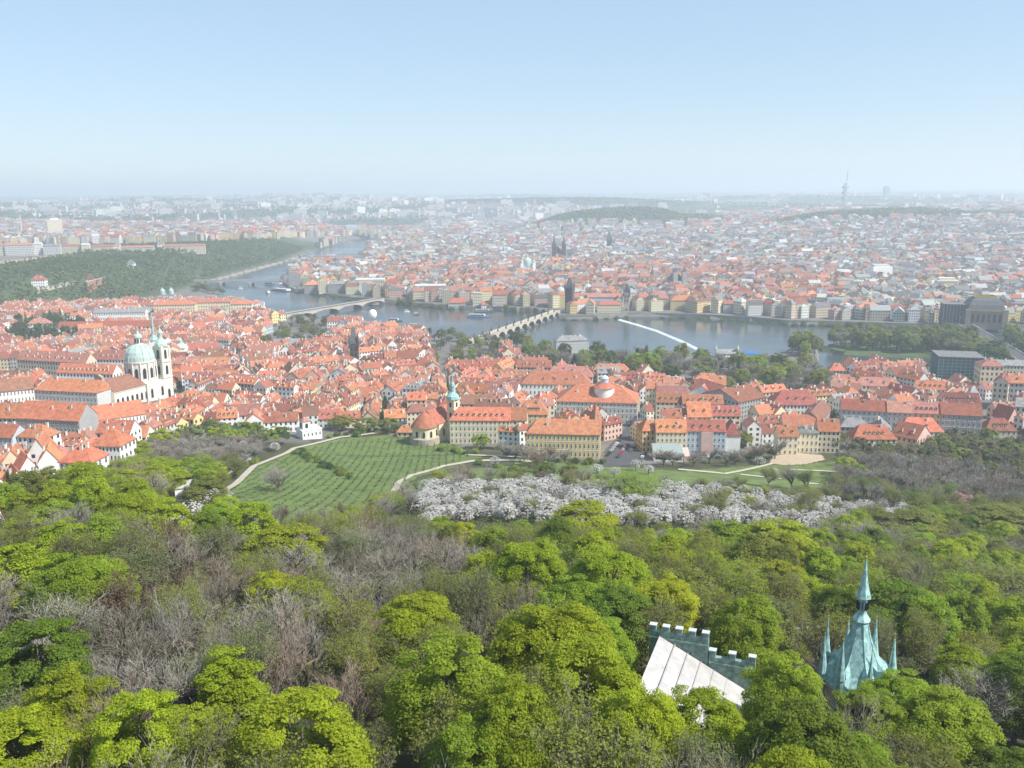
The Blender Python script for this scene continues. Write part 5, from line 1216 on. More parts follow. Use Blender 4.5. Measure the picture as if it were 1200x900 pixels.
    for px, py, w, lab in ((412,273,46,'blue glass office block beyond the farthest bridge'),(902,242,40,'low grey block with a mast on the far ridge'),(1030,330,40,'white terraced department store in the far city')):
        x, y = ground(px, py, 0); e = empty('office_block', x, y, H(x,y), .1, lab, 'building'); b = MB(); b.box(-w/2,w/2,-12,12,-4,30); b.build('wall', {412: M_PLAIN['pale blue'], 902: M_PLAIN['grey'], 1030: M_PLAIN['white']}[px], e); b = MB(); b.box(-w/2+4,w/2-4,-8,8,30,34); b.build('roof_plant', M_PLAIN['pale grey'], e); foot(x,y,w/2,12,.1)
    # Letna: pavilion, walls, parade ground, apartment row
    e = HB('hilltop_villa',36,52,328,13,16,8,10,'hip','white','red',label='white villa with a red domed roof on the green plateau edge',cat='villa',rows=3,chim=2)
    e = HB('hilltop_pavilion',100,109,327,10,9,9,10,'hip','white','brown',label='small ornate pavilion with a pointed roof on the green plateau edge',cat='pavilion',rows=2,chim=0)
    e = HB('hilltop_villa',148,157,308,10,14,6,10,'hip','white','grey',label='pale pavilion roof among trees on top of the green plateau',cat='villa',rows=2,chim=0)
    for pts, hh, m, lab in ((((44,344),(70,337),(89,333)),7,M_STONE_PALE,'long pale retaining wall on the wooded slope'),(((104,345),(124,331)),16,M_REDBRICK,'reddish brick retaining wall facing the river on the wooded slope')):
        P = gpts(pts); e = empty('retaining_wall', *P[0], H(*P[0]), 0, lab, 'wall'); b = MB(); c = MB()
        for i in range(len(P)-1):
            ax, ay = P[i][0]-P[0][0], P[i][1]-P[0][1]; bx, by = P[i+1][0]-P[0][0], P[i+1][1]-P[0][1]; d = hypot(bx-ax,by-ay); nx, ny = -(by-ay)/d*1.5, (bx-ax)/d*1.5; za = max(H(*P[i]),H(*P[i+1]))-H(*P[0])+hh*.6
            b.prism([(ax,ay),(bx,by),(bx+nx,by+ny),(ax+nx,ay+ny)],-20,za); c.prism([(ax-nx*.15,ay-ny*.15),(bx-nx*.15,by-ny*.15),(bx+nx*1.15,by+ny*1.15),(ax+nx*1.15,ay+ny*1.15)],za,za+.7)
        b.build('masonry', m, e); c.build('coping', M_PALECAP, e)
    patch('parade_ground', [(-60,312),(-20,308),(60,300),(85,296),(70,301),(20,309),(-50,318)], M_SAND, 'sandy parade ground on top of the green plateau', step=12, z=.6)
    for xl, xr, yy, h, wc, rc in ((-30,5,288,24,'beige','pinkish red'),(5,38,287,25,'pale grey','pinkish red'),(39,48,286,26,'white','pale grey'),(50,70,288,22,'pale grey','grey'),(72,95,288,20,'beige','pinkish red'),(95,104,287,22,'cream','pale grey'),(106,132,289,18,'beige','pinkish red'),(133,140,288,19,'white','pinkish red'),(141,180,290,16,'pale grey','pinkish red'),(184,191,286,20,'white','grey'),(191,240,288,18,'beige','pinkish red')):
        HB('plateau_apartment_house',xl,xr,yy,h,16,4,12,'gable',wc,rc,desc=f'{wc} apartment house with {rc} roof',area='on the plateau',cat='building',group='apartment row on the plateau',rows=6,chim=3)
M_THEATRE = mat('theatre stone', (.24,.20,.16), .9, noise=.2, nscale=.3)
M_REDBRICK = mat('red brick', (.36,.19,.13), .9, noise=.2, nscale=.4)
def boats():
    hull = M_WHITE; blue = mat('blue hull paint', (.05,.13,.30), .4); dk = mat('dark hull paint', (.05,.055,.06), .5)
    def boat(px, py, L, rot, hm, label, cab=True):
        x, y = atz(px, py, 0); e = empty('boat', x, y, 0, radians(rot), label, 'boat'); w = L*.11
        b = MB(); P = [(-L/2,-w),(L*.3,-w),(L*.5,0),(L*.3,w),(-L/2,w)]; b.prism(P,-.6,1.6); b.build('hull', hm, e)
        b = MB(); b.box(-L*.4,L*.22,-w*.75,w*.75,1.6,4.2); c = b.build('cabin', M_WHITE, e)
        b = MB(); b.box(-L*.38,L*.2,-w*.78,w*.78,2.3,3.5); b.build('window_strip', M_GLASS, c)
        b = MB(); b.box(-L*.42,L*.18,-w*.85,w*.85,4.2,4.5); b.build('roof', M_ROOF['pale grey'], e)
    boat(562,371.5,38,-8,blue,'blue-hulled white cruise boat gliding past the old stone bridge')
    boat(568,365.5,34,2,dk,'white cruise boat moored at the quay above the old stone bridge')
    boat(484,383,16,-40,hull,'small white boat on the near bank beside the town roofs')
    boat(463,376.5,22,-10,dk,'low dark pleasure boat moored near the white balloon')
    boat(488,369,9,10,dk,'tiny dark boat in midstream between the two bridges')
    boat(477,365.5,8,0,hull,'tiny white boat below the concert hall')
    boat(314,343.5,20,-55,hull,'white boat heading for the river bend')
    boat(316,334,24,-12,hull,'white boat moored at the iron bridge pontoon')
    boat(282,338.3,8,0,hull,'tiny white boat under the iron bridge')
    boat(333,341,62,-36,dk,'long dark restaurant boat moored along the bend quay')
    boat(388,299,26,4,hull,'white boat beneath the farthest bridge')
    boat(440,358,22,5,dk,'dark boat moored at the white bridge end')
    boat(1072,451,40,-6,blue,'long blue-roofed houseboat in the narrow river arm')
    boat(1000,436,24,-4,dk,'grey barge tied beside the wooded island')
# ------------------------------------------------------------------ the rest of the town: blocks of houses along crooked streets
def split_blocks(P, amax, rnd, jit=.2):
    out = []; st = [P]
    def area(p): return abs(sum(p[i][0]*p[(i+1)%len(p)][1]-p[(i+1)%len(p)][0]*p[i][1] for i in range(len(p))))/2
    while st:
        p = st.pop(); A = area(p)
        if A < 150: continue
        if A < amax*rnd.uniform(.65,1.3): out.append(p); continue
        n = len(p); L = [hypot(p[(i+1)%n][0]-p[i][0], p[(i+1)%n][1]-p[i][1]) for i in range(n)]; k = L.index(max(L))
        a, b = p[k], p[(k+1)%n]; t = rnd.uniform(.38,.62); m = (a[0]+(b[0]-a[0])*t, a[1]+(b[1]-a[1])*t)
        ang = atan2(b[1]-a[1], b[0]-a[0])+pi/2+rnd.gauss(0,jit); nx, ny = -sin(ang), cos(ang)
        for s in (1,-1):
            q = []
            for i in range(n):
                u, v = p[i], p[(i+1)%n]; du = ((u[0]-m[0])*nx+(u[1]-m[1])*ny)*s; dv = ((v[0]-m[0])*nx+(v[1]-m[1])*ny)*s
                if du >= 0: q.append(u)
                if du*dv < 0: f = du/(du-dv); q.append((u[0]+(v[0]-u[0])*f, u[1]+(v[1]-u[1])*f))
            if len(q) >= 3: st.append(q)
    return out
def block_houses(P, street, rnd, wr, dr):
    """houses round the edge of a block: (x, y, rot, w, d)"""
    if sum(P[i][0]*P[(i+1)%len(P)][1]-P[(i+1)%len(P)][0]*P[i][1] for i in range(len(P))) < 0: P = P[::-1]
    n = len(P); out = []; cx = sum(p[0] for p in P)/n; cy_ = sum(p[1] for p in P)/n
    Ls = [hypot(P[(i+1)%n][0]-P[i][0], P[(i+1)%n][1]-P[i][1]) for i in range(n)]
    for i in range(n):
        a, b = P[i], P[(i+1)%n]; L = Ls[i]
        if L < street*2+8: continue
        ux, uy = (b[0]-a[0])/L, (b[1]-a[1])/L; nx, ny = -uy, ux
        s = street; end = L-street; d = rnd.uniform(*dr); prof = rnd.random()
        inner = (cx-a[0])*nx+(cy_-a[1])*ny
        d = min(d, max(6, inner-street))
        end -= d*.95
        while s < end-5:
            w = min(rnd.uniform(*wr), end-s)
            if end-s-w < 5: w = end-s
            dd = d+rnd.uniform(-1.,1.); off = street+dd/2+rnd.uniform(0,.5); m = s+w/2
            out.append((a[0]+ux*m+nx*off, a[1]+uy*m+ny*off, atan2(uy,ux), w-.12, dd)); s += w
    return out
ROOFS_NEAR = (('orange',28),('bright orange',19),('red',16),('pinkish red',16),('dark red',8),('brown',10),('grey',4))
WALLS_NEAR = (('white',32),('cream',24),('pale grey',12),('beige',14),('yellow',7),('pink',5),('pale green',3),('pale blue',3))
def pick(rnd, T): return rnd.choices([t[0] for t in T], [t[1] for t in T])[0]
def roof_tex(c, rnd): k = rnd.uniform(.82,1.18); return tuple(min(.9, v*k*rnd.uniform(.94,1.06)) for v in c)
def stuff_house(bw, br, x, y, rot, w, d, h, rise, z, wc, rc, chim, rnd, typ='gable'):
    c, s = cos(rot), sin(rot)
    def q(a, b, zz): return (x+a*c-b*s, y+a*s+b*c, z+zz)
    X, Y = w/2, d/2; F = [(-X,-Y),(X,-Y),(X,Y),(-X,Y)]; rows = max(2, round(h/3.6))
    for i in range(4):
        p, g = F[i], F[(i+1)%4]; n = max(1, round((w if i%2 == 0 else d)/3.3))
        bw.face([q(*p,-4),q(*g,-4),q(*g,h),q(*p,h)], 0, [(0,-.6),(n,-.6),(n,rows),(0,rows)], wc)
    if typ == 'flat':
        br.face([q(-X,-Y,h),q(X,-Y,h),q(X,Y,h),q(-X,Y,h)], 0, None, rc)
        br_box(br, q, -X*.5, X*.1, -Y*.4, Y*.3, h, h+2.4, wc); return
    k = 0 if typ == 'gable' else min(Y*.9, X*.8); o = .35
    E = [q(-X-o,-Y-o,h-.25),q(X+o,-Y-o,h-.25),q(X+o,Y+o,h-.25),q(-X-o,Y+o,h-.25)]; r0, r1 = q(-X+k-(o if not k else 0),0,h+rise), q(X-k+(o if not k else 0),0,h+rise)
    br.face([E[0],E[1],r1,r0],0,None,rc); br.face([E[2],E[3],r0,r1],0,None,rc)
    if k: br.face([E[1],E[2],r1],0,None,rc); br.face([E[3],E[0],r0],0,None,rc)
    else:
        bw.face([q(X,-Y,h),q(X,Y,h),q(X,0,h+rise-.1)],0,[(0,0)]*3,wc); bw.face([q(-X,Y,h),q(-X,-Y,h),q(-X,0,h+rise-.1)],0,[(0,0)]*3,wc)
    for i in range(chim):
        a = rnd.uniform(-X*.85,X*.85); b = rnd.choice((-1,1))*Y*rnd.uniform(.05,.4); t = h+rise*(1-abs(b)/Y)
        br_box(br, q, a-.7, a+.7, b-.5, b+.5, t-1, t+1.7, (.62,.55,.47))
def br_box(b, q, x0, x1, y0, y1, z0, z1, col):
    for P in ([(x0,y0),(x1,y0)],[(x1,y0),(x1,y1)],[(x1,y1),(x0,y1)],[(x0,y1),(x0,y0)]): b.face([q(*P[0],z0),q(*P[1],z0),q(*P[1],z1),q(*P[0],z1)],0,None,col)
    b.face([q(x0,y0,z1),q(x1,y0,z1),q(x1,y1,z1),q(x0,y1,z1)],0,None,col)
NOBUILD = [[(600,398),(690,404),(800,398),(960,395),(1000,430),(990,462),(950,472),(880,470),(840,462),(760,452),(690,446),(640,444),(600,430)],   # island park
           [(300,410),(322,378),(352,372),(395,384),(388,404),(352,416)],[(0,398),(20,382),(70,374),(95,380),(98,398),(60,410),(20,412)],            # gardens
           [(500,424),(505,396),(560,394),(590,410),(588,430),(560,440),(530,440)],[(700,560),(706,525),(735,500),(752,500),(762,545)],[(505,440),(540,440),(540,400),(500,400)],
           [(1040,560),(1040,527),(1110,524),(1180,520),(1250,520),(1250,560)]]
MALA_LOW = ([-120,0,30,60,105,135,170,205,250,300,345,390,440,490,530,615,705,720,760,800,870,905,990,1060,1110,1300],[640,612,598,590,566,546,522,506,506,508,508,505,506,515,525,534,538,532,545,545,530,528,530,528,518,518])
def near_town():
    rnd = random.Random(5)
    big = [(-760,330),(-300,380),(330,480),(800,520),(800,1100),(200,1150),(-100,1180),(-330,1420),(-900,1400)]
    hull = [(-760,330),(800,330),(800,1450),(-900,1450)]
    cand = []
    for P in split_blocks(hull, 3000, rnd, .2):
        for x, y, rot, w, d in block_houses(P, 2.6, rnd, (11,30), (10,14)):
            if inwater(x, y) or taken(x, y, 4.) : continue
            if inpoly(x, y, ISLAND): continue
            z = H(x, y)
            if z < 2 or z > 75: continue
            px, py = pix(x, y, z)
            if not -110 < px < 1310 or py > np.interp(px, *MALA_LOW)-2: continue
            if any(inpoly(px, py, c) for c in NOBUILD): continue
            if y > 900 and float(seg_dist(np.array(x), np.array(y), WATER)) < 12: continue
            if inpoly(x, y, LETNA): continue
            # far side of the river belongs to the old town
            if px > 300 and py < np.interp(px, [300,380,440,500,560,640,760,960,1113,1290], [372,380,388,398,402,424,424,425,446,480]): continue
            c, s = cos(rot), sin(rot); bad = False
            for a in (-.42,.42):
                for b in (-.42,.42):
                    qx, qy = x+a*w*c-b*d*s, y+a*w*s+b*d*c
                    if inwater(qx, qy) or taken(qx, qy, .5): bad = True
            if bad: continue
            r = hypot(x, y); vis = w*14/r/r*(1 if 0 < px < 1200 else .1)
            cand.append((vis, x, y, rot, w, d, z))
    cand.sort(reverse=True)
    bw, br = MB(), MB(); n = 0
    for vis, x, y, rot, w, d, z in cand:
        h = rnd.choice((9.5,11,12.5,14,15.5))+rnd.uniform(-.8,.8); rise = d/2*rnd.uniform(.65,1.); typ = rnd.choices(('gable','hip'),(7,2))[0]
        lowd = np.interp(pix(x,y,z)[0], *MALA_LOW)-pix(x,y,z)[1]
        if lowd < 34 and pix(x,y,z)[0] < 480: h = rnd.uniform(6.5,9.5)
        if hypot(x,y) > 850: h *= .95
        if inpoly(*pix(x,y,z), [(-60,436),(207,436),(210,490),(150,525),(100,600),(-60,640)]): h = rnd.uniform(5,7.5)
        if inpoly(*pix(x,y,z), [(1085,430),(1150,430),(1155,475),(1085,475)]): h = rnd.uniform(5,8)
        wc, rc = pick(rnd, WALLS_NEAR), pick(rnd, ROOFS_NEAR); a = rot % pi
        f = rot+(pi if cos(rot) < 0 else 0)     # turn the fronted side to the viewer
        if n < 250:
            rows = max(2, round(h/3.6))
            e = house('town_house', x, y, f, w, d, h, rise, typ, wc, rc, rows=rows, chim=rnd.choice((2,3,3,4)), dorm=rnd.choice((0,2,3,4)) if w > 12 else rnd.choice((0,1,2)), z=z, pad=0)
            sz = 'narrow' if w < 13 else 'long' if w > 21 else ''
            auto(e, f'{sz} {wc} house with {rc} {"hipped " if typ == "hip" else ""}roof'.strip(), 'house', 'town houses below the hill', h); n += 1
        else:
            stuff_house(bw, br, x, y, f, w, d, h, rise, z, roof_tex(WALLC[wc], rnd), roof_tex(ROOFC[rc], rnd), rnd.choice((2,3,4)), rnd, typ)
    print('near houses', len(cand))
    e = bpy.data.objects.new('remaining_town_houses', None); COL.objects.link(e)
    bw.build('house_walls', M_STUFFW, e); br.build('house_roofs', M_STUFFR, e)
    tag(e, 'the many smaller tiled houses packed behind the nearer ones', None, None, 'stuff')
def far_city():
    rnd = random.Random(9); bw, br = MB(), MB(); nh = 0
    RED = [ROOFC[k] for k in ('orange','bright orange','red','pinkish red','pinkish red','dark red','brown')]
    GRY = [ROOFC['grey'],(.13,.13,.14),(.30,.31,.31),(.36,.36,.36),(.25,.25,.27),ROOFC['slate'],(.17,.20,.19),(.16,.13,.115),(.42,.42,.40),(.24,.18,.155),(.11,.10,.10)]
    WL = [WALLC[k] for k in ('white','cream','cream','cream','pale grey','beige','yellow','beige','pink','yellow')]
    def zone(hull, amax, street, wr, dr, hr, chim, test, redf):
        nonlocal nh
        for P in split_blocks(hull, amax, rnd, .16):
            hb = rnd.uniform(*hr)
            for x, y, rot, w, d in block_houses(P, street, rnd, wr, dr):
                px, py = pix(x, y, 15)
                if not -150 < px < 1350: continue
                if inwater(x, y) or not test(x, y, px, py): continue
                if taken(x, y, 5.): continue
                z = H(x, y)
                if z < -1: continue
                h = hb+rnd.uniform(-2.5,2.5); typ = rnd.choices(('gable','hip','flat'),(7,2,1))[0]; red = rnd.random() < redf(x, y, px)
                rc = rnd.choice(RED if red else GRY); 
                if not red and rnd.random() < .25: typ = 'flat'
                f = rot+(pi if cos(rot) < 0 else 0)
                stuff_house(bw, br, x, y, f, w, d, h, d*rnd.uniform(.32,.5), z, roof_tex(tuple(v*.82 for v in rnd.choice(WL)), rnd), roof_tex(rc, rnd), chim() if callable(chim) else chim, rnd, typ); nh += 1
    bank = [atz(px, py, 0) for px, py in FAR_BANK[:22]]
    def old(x, y, px, py):
        if px < np.interp(py, [300,330,345,362], [350,335,345,560]) and py > 300: return False
        return inland(x, y) and float(seg_dist(np.array(x), np.array(y), WATER)) > 22
    def inland(x, y):
        # beyond the far bank
        r = hypot(x, y); px, py = pix(x, y, 0)
        lim = np.interp(px, [p[0] for p in sorted(FAR_BANK[:22])], [p[1] for p in sorted(FAR_BANK[:22])])
        return py < lim-2 and not inpoly(x, y, LETNA)
    def vit(x, y):
        return any(((x-cx)/rx)**2+((y-cyy)/ry)**2 < 1 for cx, cyy, rx, ry in ((480,3950,480,230),(420,6300,900,460),(1520,3510,560,190),(1150,2980,520,40)))
    zone([(-620,1180),(1000,1150),(1500,2300),(-620,2300)], 3800, 4., (13,28), (11,15), (14,20), lambda: rnd.choice((0,1,1,2)), old, lambda x, y, px: .62 if hypot(x-120,y-1700) < 480 else .25)
    zone([(-1100,2300),(1500,2300),(2300,3300),(-1100,3300)], 5200, 6., (14,30), (12,17), (16,23), 0, lambda x, y, px, py: inland(x,y) and not vit(x,y) and not (px < 430 and py > 277), lambda x, y, px: .15)
    zone([(-2400,2500),(-900,2500),(-420,3400),(-420,4000),(-2600,4000)], 6000, 7., (16,32), (12,17), (15,21), 0, lambda x, y, px, py: not (px > 395 and py > 277) and (not inpoly(x,y,LETNA) or pix(x,y,H(x,y))[1] < np.interp(px, [0,100,240,330,400], [286,286,283,279,276])), lambda x, y, px: .3)
    zone([(-420,3300),(2400,3300),(3200,4700),(-420,4700)], 8200, 8., (18,40), (13,19), (16,22), 0, lambda x, y, px, py: not vit(x,y), lambda x, y, px: .28 if px > 750 else .12)
    # scattered suburbs and slab blocks on the hills
    for k in range(9000):
        r = sqrt(rnd.uniform(4500**2, 10500**2)); a = rnd.uniform(-.56,.56); x, y = r*sin(a), r*cos(a)
        n1 = sin(x/420+1.1)*cos(y/610+.4)+.6*sin(x/170-y/230)+.4*cos(x/900+y/1500)
        if n1 > -.1 and rnd.random() > .06: continue
        if vit(x, y): continue
        z = H(x, y); slab = rnd.random() < .10
        w = rnd.uniform(50,90) if slab else rnd.uniform(12,34); h = rnd.uniform(22,38) if slab else rnd.uniform(7,15)
        red = rnd.random() < .4
        stuff_house(bw, br, x, y, rnd.choice((.3,-.4,.9,0))+rnd.gauss(0,.1), w, 13, h, 5, z, roof_tex(rnd.choice(((.62,.61,.58),(.6,.56,.48),(.5,.48,.46))), rnd), roof_tex(rnd.choice(RED if red else GRY), rnd), 0, rnd, 'flat' if slab else 'gable'); nh += 1
    e = bpy.data.objects.new('distant_houses', None); COL.objects.link(e)
    bw.build('house_walls', M_STUFFW, e); br.build('house_roofs', M_STUFFR, e)
    tag(e, 'the thousands of houses of the far city packed out to the hills', None, None, 'stuff'); print('far houses', nh)
def clumps_stuff(name, label, pts, per, ls, rc, colr):
    rng = np.random.default_rng(len(pts)); C = np.array(pts); V = leaves_np(rng, C, rng.uniform(*rc, len(C)), per, ls, up=1.3, cen=(0,0,-2000))
    o = bpy.data.objects.new(name, quads_mesh(name, V, M_LEAF[colr] if isinstance(colr, str) else colr)); COL.objects.link(o); tag(o, label, None, None, 'stuff')
def woods():
    rng = np.random.default_rng(4); m1 = mat('wood leaves', (.155,.205,.06), .7, transl=.3, noise=.35, nscale=.02); P = []
    LP = LETNA; xs = [p[0] for p in LP]; ys = [p[1] for p in LP]
    for k in range(60000):
        x, y = rng.uniform(min(xs), max(xs)), rng.uniform(min(ys), min(max(ys), 2900))
        if not inpoly(x, y, LP) or taken(x, y, 4): continue
        px, py = pix(x, y, 45)
        if inpoly(*pix(x, y, H(x,y)), [(-70,303),(60,296),(95,292),(80,303),(20,312),(-70,324)]): continue
        if not -80 < px < 1280: continue
        d = float(seg_dist(np.array(x), np.array(y), LP[1:12], False)); py2 = pix(x, y, H(x,y))[1]
        if d < 8 or (py2 < 303 and px < 95) or py2 < np.interp(px, [0,100,240,330,400], [300,292,287,281,278]): continue
        h = rng.uniform(5,11); P += [(x, y, H(x,y)+h*.65), (x+rng.normal()*2, y+rng.normal()*2, H(x,y)+h)]
    print('letna', len(P))
    clumps_stuff('plateau_woods', 'dark green woods clothing the plateau across the river bend', P, 22, 2.3, (3.,5.2), m1)
    P = []
    for (cx, cyy, rx, ry, n) in ((480,3950,480,230,2400),(420,6300,900,460,1800),(1520,3510,560,185,2200),(1150,2980,510,38,420)):
        for k in range(n):
            a = rng.uniform(0,2*pi); q = sqrt(rng.uniform(0,1)); x, y = cx+rx*q*cos(a), cyy+ry*q*sin(a); P.append((x, y, H(x,y)+6))
    for k in range(9000):
        r = sqrt(rng.uniform(4500**2, 8500**2)); a = rng.uniform(-.56,.56); x, y = r*sin(a), r*cos(a)
        n1 = sin(x/420+1.1)*cos(y/610+.4)+.6*sin(x/170-y/230)+.4*cos(x/900+y/1500)
        if n1 < -.1: continue
        P.append((x, y, H(x,y)+6))
    clumps_stuff('distant_woods', 'far hazy woods on the hills behind the city', P, 14, 8., (7,12), m1)
def park_trees():
    from collections import Counter
    rnd = random.Random(21)
    def sprinkle(pxpoly, step, kinds, hh, ww, desc, grp, zlev=None, jit=.35, prob=1.):
        P = polyz(pxpoly, zlev) if zlev is not None else gpts(pxpoly); xs = [p[0] for p in P]; ys = [p[1] for p in P]; y = min(ys)
        while y < max(ys):
            x = min(xs)
            while x < max(xs):
                jx, jy = x+rnd.uniform(-jit,jit)*step, y+rnd.uniform(-jit,jit)*step; x += step
                if not inpoly(jx, jy, P) or inwater(jx, jy) or taken(jx, jy, 2.5) or rnd.random() > prob or near_tree(jx, jy, step*.3): continue
                kd, col = rnd.choices([k[:2] for k in kinds], [k[2] for k in kinds])[0]
                h = rnd.uniform(*hh); w = rnd.uniform(*ww)
                nm = {'leafy': f'{col} tree', 'bare': f'{col} bare tree', 'bud': f'{col} budding tree', 'conifer': 'dark conifer', 'blossom': 'white blossom tree'}[kd]
                tree(kd, jx, jy, h*(1.15 if kd == 'conifer' else .5 if kd == 'blossom' else 1), w*(.6 if kd in ('conifer','blossom') else 1), col, name='park_tree' if kd != 'conifer' else None, desc=f'{"tall" if h > sum(hh)/2 else "low"} {nm}', group=grp, area=desc)
            y += step
    mix = [('leafy','olive',4),('leafy','dark green',2.5),('leafy','fresh green',1.6),('bare','brown',4),('bare','grey',3),('leafy','pale green',1.5),('conifer','dark green',.7)]
    sprinkle([(600,400),(640,421),(690,424),(760,422),(815,424),(880,428),(935,436),(985,448),(990,466),(950,472),(880,470),(835,460),(760,450),(690,444),(610,430)], 19, mix, (15,24), (15,21), 'in the island park', 'trees of the island park')
    sprinkle([(925,420),(930,412),(958,412),(965,420),(948,430)], 11, mix[:3], (14,20), (11,14), 'on the spit by the river', 'trees of the island park', 0.)
    sprinkle([(958,409),(985,404),(1050,403),(1110,402),(1185,404),(1235,411),(1250,434),(1200,438),(1150,428),(1100,419),(1040,416),(985,413)], 15.5, [('leafy','olive',4),('leafy','dark green',3),('leafy','mid-green',2),('leafy','pale green',1),('bare','grey',.8)], (17,24), (16,22), 'on the wooded island', 'trees of the wooded island', 0.)
    sprinkle(NOBUILD[1], 20, [('leafy','olive',3),('bare','brown',2),('leafy','pale green',2),('blossom','white-blossomed',2),('leafy','dark green',1)], (9,14), (9,13), 'in the walled garden', 'trees of the walled garden')
    sprinkle(NOBUILD[2], 18, [('leafy','dark green',4),('conifer','dark green',2),('bare','brown',1)], (13,19), (10,14), 'in the terraced garden', 'trees of the terraced garden')
    sprinkle(NOBUILD[3], 21, [('bare','brown',4),('leafy','olive',2),('leafy','dark green',1),('leafy','fresh green',1)], (11,16), (10,14), 'by the old bridge ramp', 'trees at the old bridge ramp')
    # quay trees of the old town
    for xa, xb, yy, st, hh in ((452,545,356,17,(8,12)),(500,524,350,14,(9,13)),(590,640,362,13,(12,18)),(655,740,365,19,(7,10)),(770,960,371,17,(6,9)),(960,1050,378,11,(8,14)),(345,415,343,16,(8,12)),(420,450,346,14,(10,14)),(466,486,340,9,(14,20)),(1050,1105,380,22,(6,9)),(1142,1200,382,20,(6,9)),(915,1000,372,15,(8,13))):
        x0, y0 = atz(xa, yy, 4); x1, y1 = atz(xb, yy, 4); 
        ya, yb = (yy, yy); n = max(2, int((xb-xa)/FPX*hypot(x0,y0)/st*1.2))
        for i in range(n):
            px = xa+(xb-xa)*(i+.5)/n+rnd.uniform(-1,1); lim = np.interp(px, [p[0] for p in sorted(FAR_BANK[:22])], [p[1] for p in sorted(FAR_BANK[:22])])
            x, y = atz(px, lim, 4); r = hypot(x, y); k = 1+(rnd.uniform(10,20))/r; x, y = x*k, y*k
            if taken(x, y, 1): continue
            qc = rnd.choice(['olive','dark green','olive','pale green','mid-green']); tree('leafy', x, y, rnd.uniform(*hh), rnd.uniform(8,12), qc, qc+' quay tree', 'trees along the far quay', name='quay_tree', area='along the far river bank')
    # foot of the plateau and far bank lines
    for k in range(26):
        px = rnd.uniform(226,262); x, y = ground(px, 343+rnd.uniform(-3,3)-(262-px)*.12); 
        if not inwater(x, y): tree('leafy', x, y, rnd.uniform(9,14), rnd.uniform(10,13), rnd.choice(['olive','pale green','dark green']), 'leafy tree', 'trees by the iron bridge', name='quay_tree', area='at the near end of the iron bridge')
    # single trees in yards and streets of the near town
    n = 0; g = 0
    while n < 34 and g < 4000:
        g += 1; px, py = rnd.uniform(0,1200), rnd.uniform(385,525)
        x, y = ground(px, py)
        if inwater(x, y) or taken(x, y, -1.5) or near_tree(x, y, 6) or py > np.interp(px, *MALA_LOW): continue
        kd, col = rnd.choice([('leafy','olive'),('leafy','dark green'),('leafy','fresh green'),('bare','brown'),('leafy','olive'),('conifer','dark green')])
        tree(kd, x, y, rnd.uniform(8,13), rnd.uniform(6,9), col, f'{col} yard tree', 'trees in yards among the houses', name='park_tree'); n += 1
    print(Counter(o.get('group') for o, *_ in AUTO if o.name.startswith('park_tree')))
    # named park and garden trees near the hill foot
    for px, yt, w, kd, col, h, lab in ((563,508,26,'leafy','fresh green',10,'young lime tree before the long cream dormered block'),(592,496,22,'leafy','yellow-green',13,'yellow-green tree before the long cream dormered block'),(710,487,18,'leafy','mid-green',11,'round green tree behind the long yellow building'),
        (612,505,20,'bare','russet',10,'reddish bare tree at the corner of the long yellow building'),(845,508,26,'bud','pale green',11,'pale half-leafed tree before the white end block'),(872,505,26,'leafy','olive',11,'olive tree beside the white end block'),
        (978,510,22,'leafy','olive',11,'olive tree at the end of the sandy playground'),(992,535,26,'leafy','yellow-green',12,'yellow-green tree on the lawn beyond the sandy playground'),(1010,545,24,'leafy','fresh green',11,'fresh green tree beside the yellow-green one on the lawn'),
        (465,474,14,'leafy','dark green',12,'dark green tree beside the round-ended church'),(455,490,30,'bud','olive',10,'olive thicket tree before the small orange cottage'),(430,488,34,'bud','olive',11,'olive tree at the top edge of the vineyard'),(400,486,34,'leafy','olive',11,'olive-green tree next to the white garden villa'),
        (190,502,36,'leafy','yellow-green',13,'yellow-green tree rising in front of the town roofs'),(210,524,34,'bare','brown',13,'brown bare tree beside the yellow-green one before the roofs'),(160,516,36,'leafy','lime',13,'lime tree hiding the foot of the white palace wing'),(250,500,22,'leafy','lime',10,'small lime tree beside the white blossom before the roofs'),
        (8,550,14,'conifer','dark green',17,'dark conifer at the frame edge among orange roofs'),(655,425,20,'leafy','mid-green',13,'green tree in the courtyard of the white palace'),(1032,500,14,'conifer','dark green',9,'small dark conifer before the terrace')):
        T(px, yt, w, kd, col, h, lab, group='trees at the foot of the hill')
